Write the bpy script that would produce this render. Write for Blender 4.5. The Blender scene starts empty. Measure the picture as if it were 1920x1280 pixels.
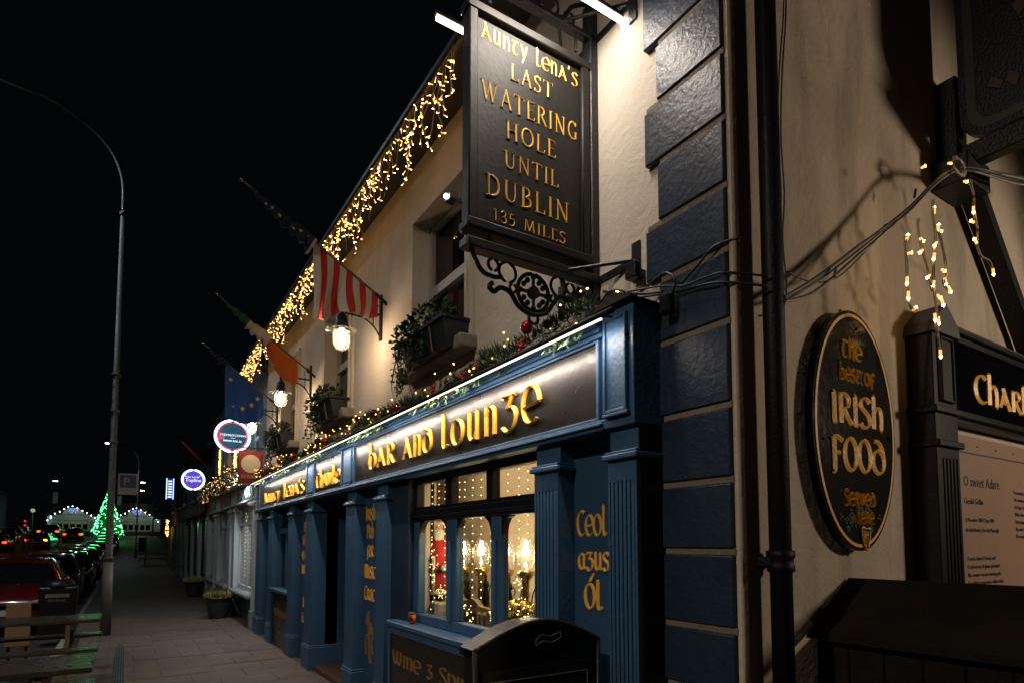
import bpy, math, random
from mathutils import Vector, Matrix
rnd = random.Random(7)
R = math.radians
sc = bpy.context.scene
col = sc.collection

# ------------------------------------------------------------------ camera, world, exposure
cam = bpy.data.cameras.new('camera'); co = bpy.data.objects.new('camera', cam); col.objects.link(co)
co.location = (-2.13, 0, 1.7)
co.rotation_euler = (R(90 + 3.693), 0, R(-32.56))
cam.sensor_width = 36; cam.lens = 36 * 1130.3 / 1920; cam.shift_y = (944.8 - 640) / 1920
cam.clip_start = 0.05; cam.clip_end = 600
sc.camera = co
w = bpy.data.worlds.new('World'); sc.world = w; w.use_nodes = True
bg = w.node_tree.nodes['Background']
bg.inputs['Color'].default_value = (0.55, 0.7, 1.0, 1); bg.inputs['Strength'].default_value = 0.002
sc.view_settings.view_transform = 'Standard'; sc.view_settings.look = 'None'
sc.view_settings.exposure = 0.0; sc.view_settings.gamma = 1
sc.cycles.use_denoising = True
sc.cycles.max_bounces = 6; sc.cycles.sample_clamp_indirect = 4; sc.cycles.caustics_reflective = False; sc.cycles.caustics_refractive = False
sc.cycles.transparent_max_bounces = 16

# ------------------------------------------------------------------ materials
MATS = {}
def mat(name, base=(.5,.5,.5), rough=.5, metal=0., bump=None, vary=None, emit=None, strength=0., sample=True, coat=0., spec=None):
    """bump=(scale,strength,detail), vary=(scale,amount,colour2)"""
    m = bpy.data.materials.new(name); m.use_nodes = True; nt = m.node_tree; N = nt.nodes; L = nt.links
    b = N['Principled BSDF']
    b.inputs['Base Color'].default_value = (*base, 1); b.inputs['Roughness'].default_value = rough; b.inputs['Metallic'].default_value = metal
    if coat: b.inputs['Coat Weight'].default_value = coat; b.inputs['Coat Roughness'].default_value = .08
    if spec is not None: b.inputs['Specular IOR Level'].default_value = spec
    tc = None
    if bump or vary:
        tc = N.new('ShaderNodeTexCoord')
    if vary:
        n = N.new('ShaderNodeTexNoise'); n.inputs['Scale'].default_value = vary[0]; n.inputs['Detail'].default_value = 6; n.inputs['Roughness'].default_value = .65
        L.new(tc.outputs['Object'], n.inputs['Vector'])
        r = N.new('ShaderNodeValToRGB'); r.color_ramp.elements[0].position = .5 - vary[1]; r.color_ramp.elements[1].position = .5 + vary[1]
        r.color_ramp.elements[0].color = (*vary[2], 1); r.color_ramp.elements[1].color = (*base, 1)
        L.new(n.outputs['Fac'], r.inputs['Fac']); L.new(r.outputs['Color'], b.inputs['Base Color'])
        mr = N.new('ShaderNodeMapRange'); mr.inputs['To Min'].default_value = min(1, rough * 1.35); mr.inputs['To Max'].default_value = rough * .8
        L.new(n.outputs['Fac'], mr.inputs['Value']); L.new(mr.outputs['Result'], b.inputs['Roughness'])
    if bump:
        n = N.new('ShaderNodeTexNoise'); n.inputs['Scale'].default_value = bump[0]; n.inputs['Detail'].default_value = bump[2] if len(bump) > 2 else 4
        L.new(tc.outputs['Object'], n.inputs['Vector'])
        bp = N.new('ShaderNodeBump'); bp.inputs['Strength'].default_value = bump[1]; bp.inputs['Distance'].default_value = .02
        L.new(n.outputs['Fac'], bp.inputs['Height']); L.new(bp.outputs['Normal'], b.inputs['Normal'])
    if emit:
        b.inputs['Emission Color'].default_value = (*emit, 1); b.inputs['Emission Strength'].default_value = strength
        if not sample: m.cycles.emission_sampling = 'NONE'
    MATS[name] = m
    return m

def glass(name, tint=(.9,.95,1), refl=.9, rough=.02, glow=0.):
    m = bpy.data.materials.new(name); m.use_nodes = True; nt = m.node_tree; N = nt.nodes; L = nt.links
    N.remove(N['Principled BSDF']); out = N['Material Output']
    t = N.new('ShaderNodeBsdfTransparent'); t.inputs['Color'].default_value = (*tint, 1)
    g = N.new('ShaderNodeBsdfGlossy'); g.inputs['Roughness'].default_value = rough; g.inputs['Color'].default_value = (refl,)*3 + (1,)
    lw = N.new('ShaderNodeLayerWeight'); pw = N.new('ShaderNodeMath'); pw.operation = 'POWER'; pw.inputs[1].default_value = 5; L.new(lw.outputs['Facing'], pw.inputs[0])
    f = N.new('ShaderNodeMath'); f.operation = 'MULTIPLY_ADD'; f.inputs[1].default_value = .9; f.inputs[2].default_value = .045; L.new(pw.outputs[0], f.inputs[0])
    if glow:
        td = N.new('ShaderNodeBsdfTranslucent'); td.inputs['Color'].default_value = (*tint, 1); m0 = N.new('ShaderNodeMixShader'); m0.inputs[0].default_value = glow
        L.new(t.outputs[0], m0.inputs[1]); L.new(td.outputs[0], m0.inputs[2]); t = m0
    mx = N.new('ShaderNodeMixShader'); L.new(f.outputs[0], mx.inputs[0]); L.new(t.outputs[0], mx.inputs[1]); L.new(g.outputs[0], mx.inputs[2])
    L.new(mx.outputs[0], out.inputs['Surface']); MATS[name] = m; return m

def render_wall(name, base, stain, streak):
    """painted render: trowel relief, broad stains and vertical run marks"""
    m = mat(name, base, .85)
    nt = m.node_tree; N = nt.nodes; L = nt.links; b = N['Principled BSDF']
    tc = N.new('ShaderNodeTexCoord')
    n1 = N.new('ShaderNodeTexNoise'); n1.inputs['Scale'].default_value = 1.3; n1.inputs['Detail'].default_value = 8; n1.inputs['Roughness'].default_value = .6; n1.inputs['Distortion'].default_value = .4
    mp = N.new('ShaderNodeMapping'); mp.inputs['Scale'].default_value = (2.6, 2.6, .35); L.new(tc.outputs['Object'], mp.inputs['Vector'])
    n2 = N.new('ShaderNodeTexNoise'); n2.inputs['Scale'].default_value = 1.6; n2.inputs['Detail'].default_value = 6; n2.inputs['Distortion'].default_value = .6
    L.new(tc.outputs['Object'], n1.inputs['Vector']); L.new(mp.outputs[0], n2.inputs['Vector'])
    r1 = N.new('ShaderNodeValToRGB'); r1.color_ramp.elements[0].position = .34; r1.color_ramp.elements[1].position = .58
    r1.color_ramp.elements[0].color = (*stain, 1); r1.color_ramp.elements[1].color = (*base, 1); L.new(n1.outputs['Fac'], r1.inputs['Fac'])
    r2 = N.new('ShaderNodeValToRGB'); r2.color_ramp.elements[0].position = .38; r2.color_ramp.elements[1].position = .52
    r2.color_ramp.elements[0].color = (1,1,1,1); r2.color_ramp.elements[1].color = (0,0,0,1); L.new(n2.outputs['Fac'], r2.inputs['Fac'])
    sc_ = N.new('ShaderNodeMath'); sc_.operation = 'MULTIPLY'; sc_.inputs[1].default_value = streak; L.new(r2.outputs[0], sc_.inputs[0])
    mx = N.new('ShaderNodeMixRGB'); mx.inputs[2].default_value = (*[c * .35 for c in stain], 1)
    L.new(sc_.outputs[0], mx.inputs[0]); L.new(r1.outputs[0], mx.inputs[1]); L.new(mx.outputs[0], b.inputs['Base Color'])
    n3 = N.new('ShaderNodeTexNoise'); n3.inputs['Scale'].default_value = 9; n3.inputs['Detail'].default_value = 8; n3.inputs['Distortion'].default_value = 1.2
    n4 = N.new('ShaderNodeTexNoise'); n4.inputs['Scale'].default_value = 90; n4.inputs['Detail'].default_value = 3
    L.new(tc.outputs['Object'], n3.inputs['Vector']); L.new(tc.outputs['Object'], n4.inputs['Vector'])
    ad = N.new('ShaderNodeMath'); ad.operation = 'MULTIPLY_ADD'; ad.inputs[1].default_value = .25; L.new(n4.outputs['Fac'], ad.inputs[0]); L.new(n3.outputs['Fac'], ad.inputs[2])
    bp = N.new('ShaderNodeBump'); bp.inputs['Strength'].default_value = .34; bp.inputs['Distance'].default_value = .03
    L.new(ad.outputs[0], bp.inputs['Height']); L.new(bp.outputs['Normal'], b.inputs['Normal'])
    return m

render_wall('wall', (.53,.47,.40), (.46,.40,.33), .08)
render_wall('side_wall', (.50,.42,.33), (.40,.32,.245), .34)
mat('blue', (.032,.092,.182), .40, bump=(38,.2,6), vary=(2.2,.22,(.023,.068,.14)))
mat('blue_dark', (.022,.060,.12), .42, bump=(55,.12,5))
mat('quoin', (.010,.021,.044), .4, bump=(34,.26,9), vary=(3,.2,(.015,.029,.055)), spec=.4)
mat('mortar', (.16,.135,.10), .9, bump=(60,.5))
mat('black_panel', (.007,.0065,.006), .27, bump=(30,.08), vary=(3,.3,(.016,.014,.012)))
mat('sign_black', (.007,.0066,.006), .5, bump=(40,.1), vary=(5,.3,(.010,.009,.008)), spec=.28)
mat('black_paint', (.006,.006,.007), .4, bump=(40,.1), spec=.3)
mat('iron', (.009,.009,.010), .42, metal=.2, bump=(70,.3))
mat('gold', (.95,.54,.075), .36, metal=.0, bump=(60,.15), vary=(14,.3,(.80,.40,.045)))
mat('gold_flat', (.80,.40,.055), .45, bump=(60,.1), vary=(16,.3,(.62,.29,.04)))
mat('gold_dim', (.22,.12,.03), .5)
mat('win_black', (.008,.009,.011), .28)
mat('stone_sill', (.28,.25,.21), .85, bump=(40,.6), vary=(6,.2,(.14,.12,.1)))
mat('sash', (.34,.33,.30), .5, bump=(60,.2))
mat('roof', (.02,.02,.022), .7, bump=(20,.4))
mat('soffit', (.022,.020,.018), .6)
mat('lead', (.03,.03,.032), .5)
mat('slab', (.105,.070,.048), .62, bump=(45,.5,8), vary=(1.1,.2,(.060,.041,.029)))
mat('slab_b', (.098,.066,.046), .58, bump=(45,.5,8), vary=(1.3,.2,(.056,.038,.027)))
mat('pavement', (.10,.068,.047), .62, bump=(30,.5,8), vary=(2,.2,(.06,.05,.044)))
mat('asphalt', (.04,.04,.042), .55, bump=(90,.5,6), vary=(1.2,.25,(.028,.028,.03)))
mat('kerb', (.20,.19,.17), .7, bump=(40,.4))
mat('road_paint', (.55,.55,.52), .6)
mat('earth', (.03,.032,.025), .9)
mat('wood_dark', (.05,.042,.034), .24, bump=(26,.5,8), vary=(9,.2,(.028,.022,.018)))
mat('wood_brown', (.07,.032,.015), .45, bump=(26,.4), vary=(9,.2,(.04,.018,.01)))
mat('wood_store', (.011,.008,.006), .8, bump=(14,.8,8), vary=(6,.2,(.007,.005,.004)), spec=.15)
mat('ply', (.2,.125,.06), .6, bump=(20,.2), vary=(5,.2,(.2,.12,.05)))
mat('leaf', (.035,.075,.02), .5)
mat('leaf_dark', (.016,.04,.014), .55)
mat('pine', (.018,.055,.024), .55)
mat('pine_light', (.06,.12,.04), .5)
mat('frost', (.3,.36,.36), .6)
mat('heather_yellow', (.42,.40,.05), .6)
mat('heather_green', (.08,.13,.03), .6)
mat('heather_pink', (.3,.1,.08), .6)
mat('planter', (.02,.02,.021), .4, bump=(50,.15))
mat('trough', (.015,.02,.022), .4)
mat('wing', (.10,.06,.06), .6); mat('border', (.07,.066,.05), .6); mat('pipe_black', (.004,.004,.005), .55, bump=(60,.2), spec=.2)
mat('joint_sand', (.055,.038,.027), .9)
mat('soil', (.02,.014,.01), .9)
mat('bauble_red', (.35,.008,.012), .16, metal=.5)
mat('bauble_dark', (.09,.006,.01), .15, metal=.5)
mat('berry', (.5,.012,.015), .25)
mat('ribbon', (.30,.008,.012), .5)
mat('cone', (.2,.11,.05), .7)
mat('wire_dark', (.012,.012,.012), .5)
mat('wire_pale', (.34,.29,.20), .5)
mat('bulb_body', (.7,.55,.3), .3, emit=(1,.55,.18), strength=1.2, sample=False)
mat('bulb_warm', (1,.8,.5), .3, emit=(1,.50,.13), strength=22)
mat('bulb_tip', (1,.8,.5), .3, emit=(1,.55,.15), strength=22)
mat('bulb_garland', (1,.8,.5), .3, emit=(1,.5,.12), strength=7)
mat('bulb_window', (1,.85,.6), .3, emit=(1,.66,.26), strength=9, sample=False)
mat('led_tube', (1,1,1), .3, emit=(1,.86,.72), strength=7, sample=False)
mat('led_strip', (1,1,1), .3, emit=(1,.84,.74), strength=1.6, sample=False)
mat('lamp_core', (1,1,1), .3, emit=(1,.76,.50), strength=210)
mat('flood_core', (1,1,1), .3, emit=(1,.76,.50), strength=22, sample=False)
mat('globe_core', (1,1,1), .3, emit=(1,.72,.36), strength=170)
glass('clear'); glass('jar', (1,.97,.93), 1, .06, .035); glass('dark_glass', (.55,.6,.62), .9)
mat('flag_red', (.46,.020,.016), .8, bump=(120,.3)); mat('flag_white', (.58,.53,.46), .8, bump=(120,.3)); mat('flag_navy', (.012,.016,.045), .8)
mat('flag_green', (.012,.09,.03), .8); mat('flag_orange', (.62,.13,.010), .8, bump=(120,.3)); mat('flag_blue', (.014,.085,.40), .8, bump=(120,.3)); mat('star_yellow', (.75,.55,.03), .7)
mat('pole_wood', (.16,.11,.06), .5)
mat('cream', (.62,.52,.40), .8, bump=(30,.15), vary=(2,.3,(.52,.43,.33)))
mat('brass', (.55,.36,.10), .22, metal=.9, bump=(40,.1))
mat('carved_wood', (.24,.16,.07), .4, bump=(45,.6), vary=(8,.2,(.13,.08,.035)))
mat('red_coat', (.42,.012,.014), .8, bump=(80,.5)); mat('fur', (.7,.64,.55), .9, bump=(60,.9)); mat('skin', (.5,.3,.2), .6); mat('leather', (.02,.016,.014), .4)
mat('cup_red', (.55,.06,.02), .5); mat('cup_dark', (.05,.03,.022), .5); mat('white', (.6,.6,.58), .5)
mat('poster', (.34,.22,.16), .45, vary=(1.6,.3,(.27,.17,.12))); mat('ink', (.035,.025,.022), .6)
mat('oval', (.014,.016,.014), .16, bump=(22,.10), vary=(4,.3,(.020,.019,.017)), spec=.10)
mat('shamrock', (.010,.028,.014), .6)
mat('gloss_black', (.004,.004,.006), .08)
mat('galv', (.09,.085,.075), .6, metal=.2, bump=(40,.25), vary=(5,.25,(.05,.048,.042)))
mat('lamp_head', (.2,.2,.2), .5)
mat('street_led', (1,1,1), .3, emit=(.75,.92,1), strength=60, sample=False)
mat('street_led_warm', (1,1,1), .3, emit=(1,.85,.62), strength=45, sample=False)
mat('belisha', (.8,.75,.5), .3, emit=(1,.85,.5), strength=.35, sample=False)
mat('neon_ring', (1,1,1), .3, emit=(.45,.80,1), strength=4.5); mat('neon_red', (.6,.02,.05), .4, emit=(1,.05,.12), strength=.7, sample=False)
mat('sign_teal', (.01,.05,.08), .4, emit=(.03,.17,.28), strength=.35, sample=False); mat('sign_purple', (.06,.03,.3), .4, emit=(.13,.06,.62), strength=.8, sample=False)
mat('text_lit', (1,1,1), .4, emit=(.9,.95,1), strength=1.3, sample=False); mat('text_green', (.2,.8,.1), .4, emit=(.2,.9,.15), strength=1, sample=False)
mat('sign_red', (.19,.012,.012), .5); mat('sign_cream', (.62,.55,.42), .5); mat('ivory', (.55,.48,.38), .5)
mat('teal', (.02,.062,.066), .45, bump=(50,.1)); mat('pale_trim', (.42,.45,.45), .5); mat('grey_wall', (.20,.22,.23), .85, bump=(25,.3)); mat('dark_wall', (.07,.07,.075), .85, bump=(25,.3), vary=(2,.2,(.05,.05,.052)))
mat('shop_glow', (.6,.6,.5), .5, emit=(1,.88,.66), strength=2.2); mat('blind', (.5,.5,.48), .6)
mat('car_red', (.09,.004,.004), .25, coat=1); mat('car_grey', (.035,.038,.042), .28, metal=.5, coat=1); mat('car_silver', (.16,.17,.19), .28, metal=.6, coat=1); mat('car_black', (.008,.008,.01), .2, coat=1); mat('car_white', (.35,.36,.37), .3, coat=1); mat('car_blue', (.02,.035,.08), .25, coat=1)
mat('car_glass', (.006,.007,.008), .05); mat('tyre', (.012,.012,.012), .8); mat('rim', (.2,.2,.21), .35, metal=.8); mat('plate', (.5,.5,.48), .5); mat('trim_black', (.01,.01,.01), .5)
mat('headlamp', (.55,.6,.62), .12, metal=.6); mat('headlamp_on', (1,1,1), .2, emit=(.75,.95,1), strength=9, sample=False)
mat('tail_off', (.12,.005,.005), .2); mat('tail_on', (1,.05,.02), .3, emit=(1,.035,.012), strength=9); mat('indicator_on', (1,.3,.02), .3, emit=(1,.26,.02), strength=11)
mat('cottage', (.36,.38,.34), .85, bump=(20,.3)); mat('timber', (.03,.028,.025), .7); mat('thatch', (.03,.027,.02), .95, bump=(30,.8))
mat('bulb_white', (1,1,1), .3, emit=(.62,.85,1), strength=12, sample=False); mat('bulb_green', (.2,1,.4), .3, emit=(.12,1,.30), strength=9, sample=False); mat('bulb_blue', (.2,.3,1), .3, emit=(.15,.2,1), strength=6, sample=False)
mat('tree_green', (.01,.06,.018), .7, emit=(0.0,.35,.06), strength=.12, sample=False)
mat('bollard_yellow', (.5,.3,.02), .5); mat('traffic_red', (.6,.02,.02), .4, emit=(1,.03,.02), strength=.8, sample=False); mat('sign_blue', (.012,.03,.12), .5)
mat('shop_teal_lit', (.1,.4,.4), .6, emit=(.15,.7,.8), strength=.5, sample=False); mat('shop_warm_lit', (.6,.4,.2), .6, emit=(1,.6,.25), strength=1.2, sample=False); mat('shop_red_lit', (.5,.1,.06), .6, emit=(1,.12,.06), strength=.5, sample=False)
mat('steel', (.3,.3,.31), .3, metal=.9); mat('neon_blue', (.3,.4,1), .3, emit=(.30,.42,1), strength=3, sample=False)

# ------------------------------------------------------------------ mesh helpers
class MB:
    def __init__(s): s.v = []; s.f = []; s.m = []
    def add(s, vs, fs, mi=0):
        o = len(s.v); s.v += [tuple(p) for p in vs]; s.f += [tuple(i + o for i in f) for f in fs]; s.m += [mi] * len(fs); return s
    def box(s, x0, x1, y0, y1, z0, z1, mi=0):
        return s.add([(x0,y0,z0),(x1,y0,z0),(x1,y1,z0),(x0,y1,z0),(x0,y0,z1),(x1,y0,z1),(x1,y1,z1),(x0,y1,z1)],
              [(0,3,2,1),(4,5,6,7),(0,1,5,4),(1,2,6,5),(2,3,7,6),(3,0,4,7)], mi)
    def bbox(s, x0, x1, y0, y1, z0, z1, b=.006, mi=0):
        """box with chamfered edges"""
        xs, ys, zs = (x0,x1), (y0,y1), (z0,z1); v = []; idx = {}
        for i in (0,1):
            for j in (0,1):
                for k in (0,1):
                    sx, sy, sz = (1,-1)[i], (1,-1)[j], (1,-1)[k]
                    for a in range(3):
                        d = [b*sx, b*sy, b*sz]; d[a] = 0
                        idx[(i,j,k,a)] = len(v); v.append((xs[i]+d[0], ys[j]+d[1], zs[k]+d[2]))
        f = []
        def q(keys, n):
            pts = [Vector(v[idx[k]]) for k in keys]; nn = (pts[1]-pts[0]).cross(pts[2]-pts[0])
            ids = [idx[k] for k in keys]
            f.append(ids if nn.dot(Vector(n)) > 0 else ids[::-1])
        for i in (0,1):
            g = (-1,1)[i]
            q([(i,0,0,0),(i,1,0,0),(i,1,1,0),(i,0,1,0)], (g,0,0)); q([(0,i,0,1),(1,i,0,1),(1,i,1,1),(0,i,1,1)], (0,g,0)); q([(0,0,i,2),(1,0,i,2),(1,1,i,2),(0,1,i,2)], (0,0,g))
        for i in (0,1):
            for j in (0,1):
                a, c = (-1,1)[i], (-1,1)[j]
                q([(i,j,0,0),(i,j,1,0),(i,j,1,1),(i,j,0,1)], (a,c,0)); q([(i,0,j,0),(i,1,j,0),(i,1,j,2),(i,0,j,2)], (a,0,c)); q([(0,i,j,1),(1,i,j,1),(1,i,j,2),(0,i,j,2)], (0,a,c))
                for k in (0,1): q([(i,j,k,0),(i,j,k,1),(i,j,k,2)], (a,c,(-1,1)[k]))
        return s.add(v, f, mi)
    def prism(s, pts, off, mi=0):
        n = len(pts); off = Vector(off); a = [Vector(p) for p in pts]; b = [p + off for p in a]
        nrm = Vector((0,0,0))
        for i in range(n): nrm += a[i].cross(a[(i+1) % n])
        fs = [tuple(range(n)), tuple(range(2*n-1, n-1, -1))] + [(i, i+n, (i+1) % n + n, (i+1) % n) for i in range(n)]
        if nrm.dot(off) > 0: fs = [f[::-1] for f in fs]
        return s.add(a + b, fs, mi)
    def tube(s, path, r, n=8, mi=0, cap=True):
        P = [Vector(p) for p in path]; m = len(P); rs = r if isinstance(r, (list, tuple)) else [r] * m
        vs = []; fs = []; up = None
        for i, p in enumerate(P):
            t = (P[min(i+1, m-1)] - P[max(i-1, 0)]); t = t.normalized() if t.length > 1e-9 else Vector((0,0,1))
            if up is None: up = Vector((0,0,1)) if abs(t.z) < .9 else Vector((1,0,0))
            a = t.cross(up)
            if a.length < 1e-4: a = t.cross(Vector((1,0,0)))
            a.normalize(); b = t.cross(a).normalized(); up = -b if False else up
            vs += [p + rs[i] * (a * math.cos(2*math.pi*k/n) + b * math.sin(2*math.pi*k/n)) for k in range(n)]
        for i in range(m-1):
            fs += [(i*n+k, i*n+(k+1) % n, (i+1)*n+(k+1) % n, (i+1)*n+k) for k in range(n)]
        if cap: fs += [tuple(range(n-1, -1, -1)), tuple(range((m-1)*n, m*n))]
        return s.add(vs, fs, mi)
    def lathe(s, prof, c=(0,0,0), n=16, mi=0, axis='z'):
        vs = []; fs = []; m = len(prof)
        for r, z in prof:
            for k in range(n):
                a = 2*math.pi*k/n; x, y = r*math.cos(a), r*math.sin(a)
                p = (x,y,z) if axis == 'z' else (z,x,y) if axis == 'x' else (y,z,x)
                vs.append((c[0]+p[0], c[1]+p[1], c[2]+p[2]))
        for i in range(m-1): fs += [(i*n+k, i*n+(k+1) % n, (i+1)*n+(k+1) % n, (i+1)*n+k) for k in range(n)]
        if prof[0][0] > 1e-6: fs.append(tuple(range(n-1, -1, -1)))
        if prof[-1][0] > 1e-6: fs.append(tuple(range((m-1)*n, m*n)))
        return s.add(vs, fs, mi)
    def ball(s, c, r, n=8, mi=0, sz=1.):
        k = max(3, n//2); return s.lathe([(max(1e-7, r*math.sin(math.pi*i/k)), -r*sz*math.cos(math.pi*i/k)) for i in range(k+1)], c, n, mi)
    def octa(s, c, r, mi=0, d=None, l=1.):
        c = Vector(c)
        if d is None: d = Vector((0,0,1))
        d = Vector(d).normalized(); a = d.cross(Vector((.3,.5,.81))).normalized(); b = d.cross(a)
        return s.add([c+d*r*l, c-d*r*l, c+a*r, c-a*r, c+b*r, c-b*r], [(0,2,4),(0,4,3),(0,3,5),(0,5,2),(1,4,2),(1,3,4),(1,5,3),(1,2,5)], mi)
    def leaf(s, c, d, u, l, wd, mi=0):
        c, d, u = Vector(c), Vector(d).normalized(), Vector(u); sd = d.cross(u)
        sd = sd.normalized() if sd.length > 1e-5 else Vector((1,0,0)); nrm = sd.cross(d)
        return s.add([c, c+d*l*.5+sd*wd, c+d*l-nrm*l*.12, c+d*l*.5-sd*wd, c+d*l*.45+nrm*wd*.35], [(0,1,4),(1,2,4),(2,3,4),(3,0,4)], mi)
    def build(s, name, m, parent=None, smooth=False):
        me = bpy.data.meshes.new(name); me.from_pydata(s.v, [], s.f)
        for k in (m if isinstance(m, (list, tuple)) else [m]): me.materials.append(MATS[k])
        if any(s.m): me.polygons.foreach_set('material_index', s.m)
        if smooth: me.polygons.foreach_set('use_smooth', [True] * len(s.f))
        me.update(); return link(name, me, parent)
def link(name, data, parent=None):
    o = bpy.data.objects.new(name, data); col.objects.link(o)
    if parent is not None:
        o.parent = parent
        if parent.type == 'EMPTY': o.matrix_parent_inverse = Matrix.Translation(-Vector(parent.location))
        elif 'basis' in parent.keys(): pass
    return o
def tag(o, label=None, cat=None, group=None, kind=None):
    if label: o['label'] = label
    if cat: o['category'] = cat
    if group: o['group'] = group
    if kind: o['kind'] = kind
    return o
def thing(name, label, cat, loc=(0,0,0), group=None):
    o = bpy.data.objects.new(name, None); col.objects.link(o); o.location = loc; o.empty_display_size = .2
    return tag(o, label, cat, group)
def copy_tree(o, parent=None):
    c = o.copy(); col.objects.link(c)
    if parent is not None: c.parent = parent
    for ch in list(o.children): copy_tree(ch, c)
    return c
def sharp(o, ang=40):
    me = o.data
    me.polygons.foreach_set('use_smooth', [True] * len(me.polygons)); me.set_sharp_from_angle(angle=R(ang)); return o
def light(name, kind, loc, energy, color, parent=None, **k):
    l = bpy.data.lights.new(name, kind); l.energy = energy; l.color = color
    for a, v in k.items():
        if a != 'rot': setattr(l, a, v)
    o = bpy.data.objects.new(name, l); col.objects.link(o); o.location = loc
    if 'rot' in k: o.rotation_euler = k['rot']
    if parent is not None:
        o.parent = parent
        if parent.type == 'EMPTY': o.matrix_parent_inverse = Matrix.Translation(-Vector(parent.location))
    return o
def arc(cx, cy, rx, ry, a0, a1, n=12):
    return [(cx + rx*math.cos(R(a0+(a1-a0)*i/n)), cy + ry*math.sin(R(a0+(a1-a0)*i/n))) for i in range(n+1)]
def smooth_path(pts, k=5):
    P = [Vector(p) for p in pts]
    if len(P) < 3: return P
    out = []
    for i in range(len(P)-1):
        a, b, c, d = P[max(i-1,0)], P[i], P[i+1], P[min(i+2, len(P)-1)]
        for j in range(k):
            t = j/k; out.append(.5*((2*b)+(c-a)*t+(2*a-5*b+4*c-d)*t*t+(3*b-a-3*c+d)*t**3))
    return out + [P[-1]]

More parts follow.
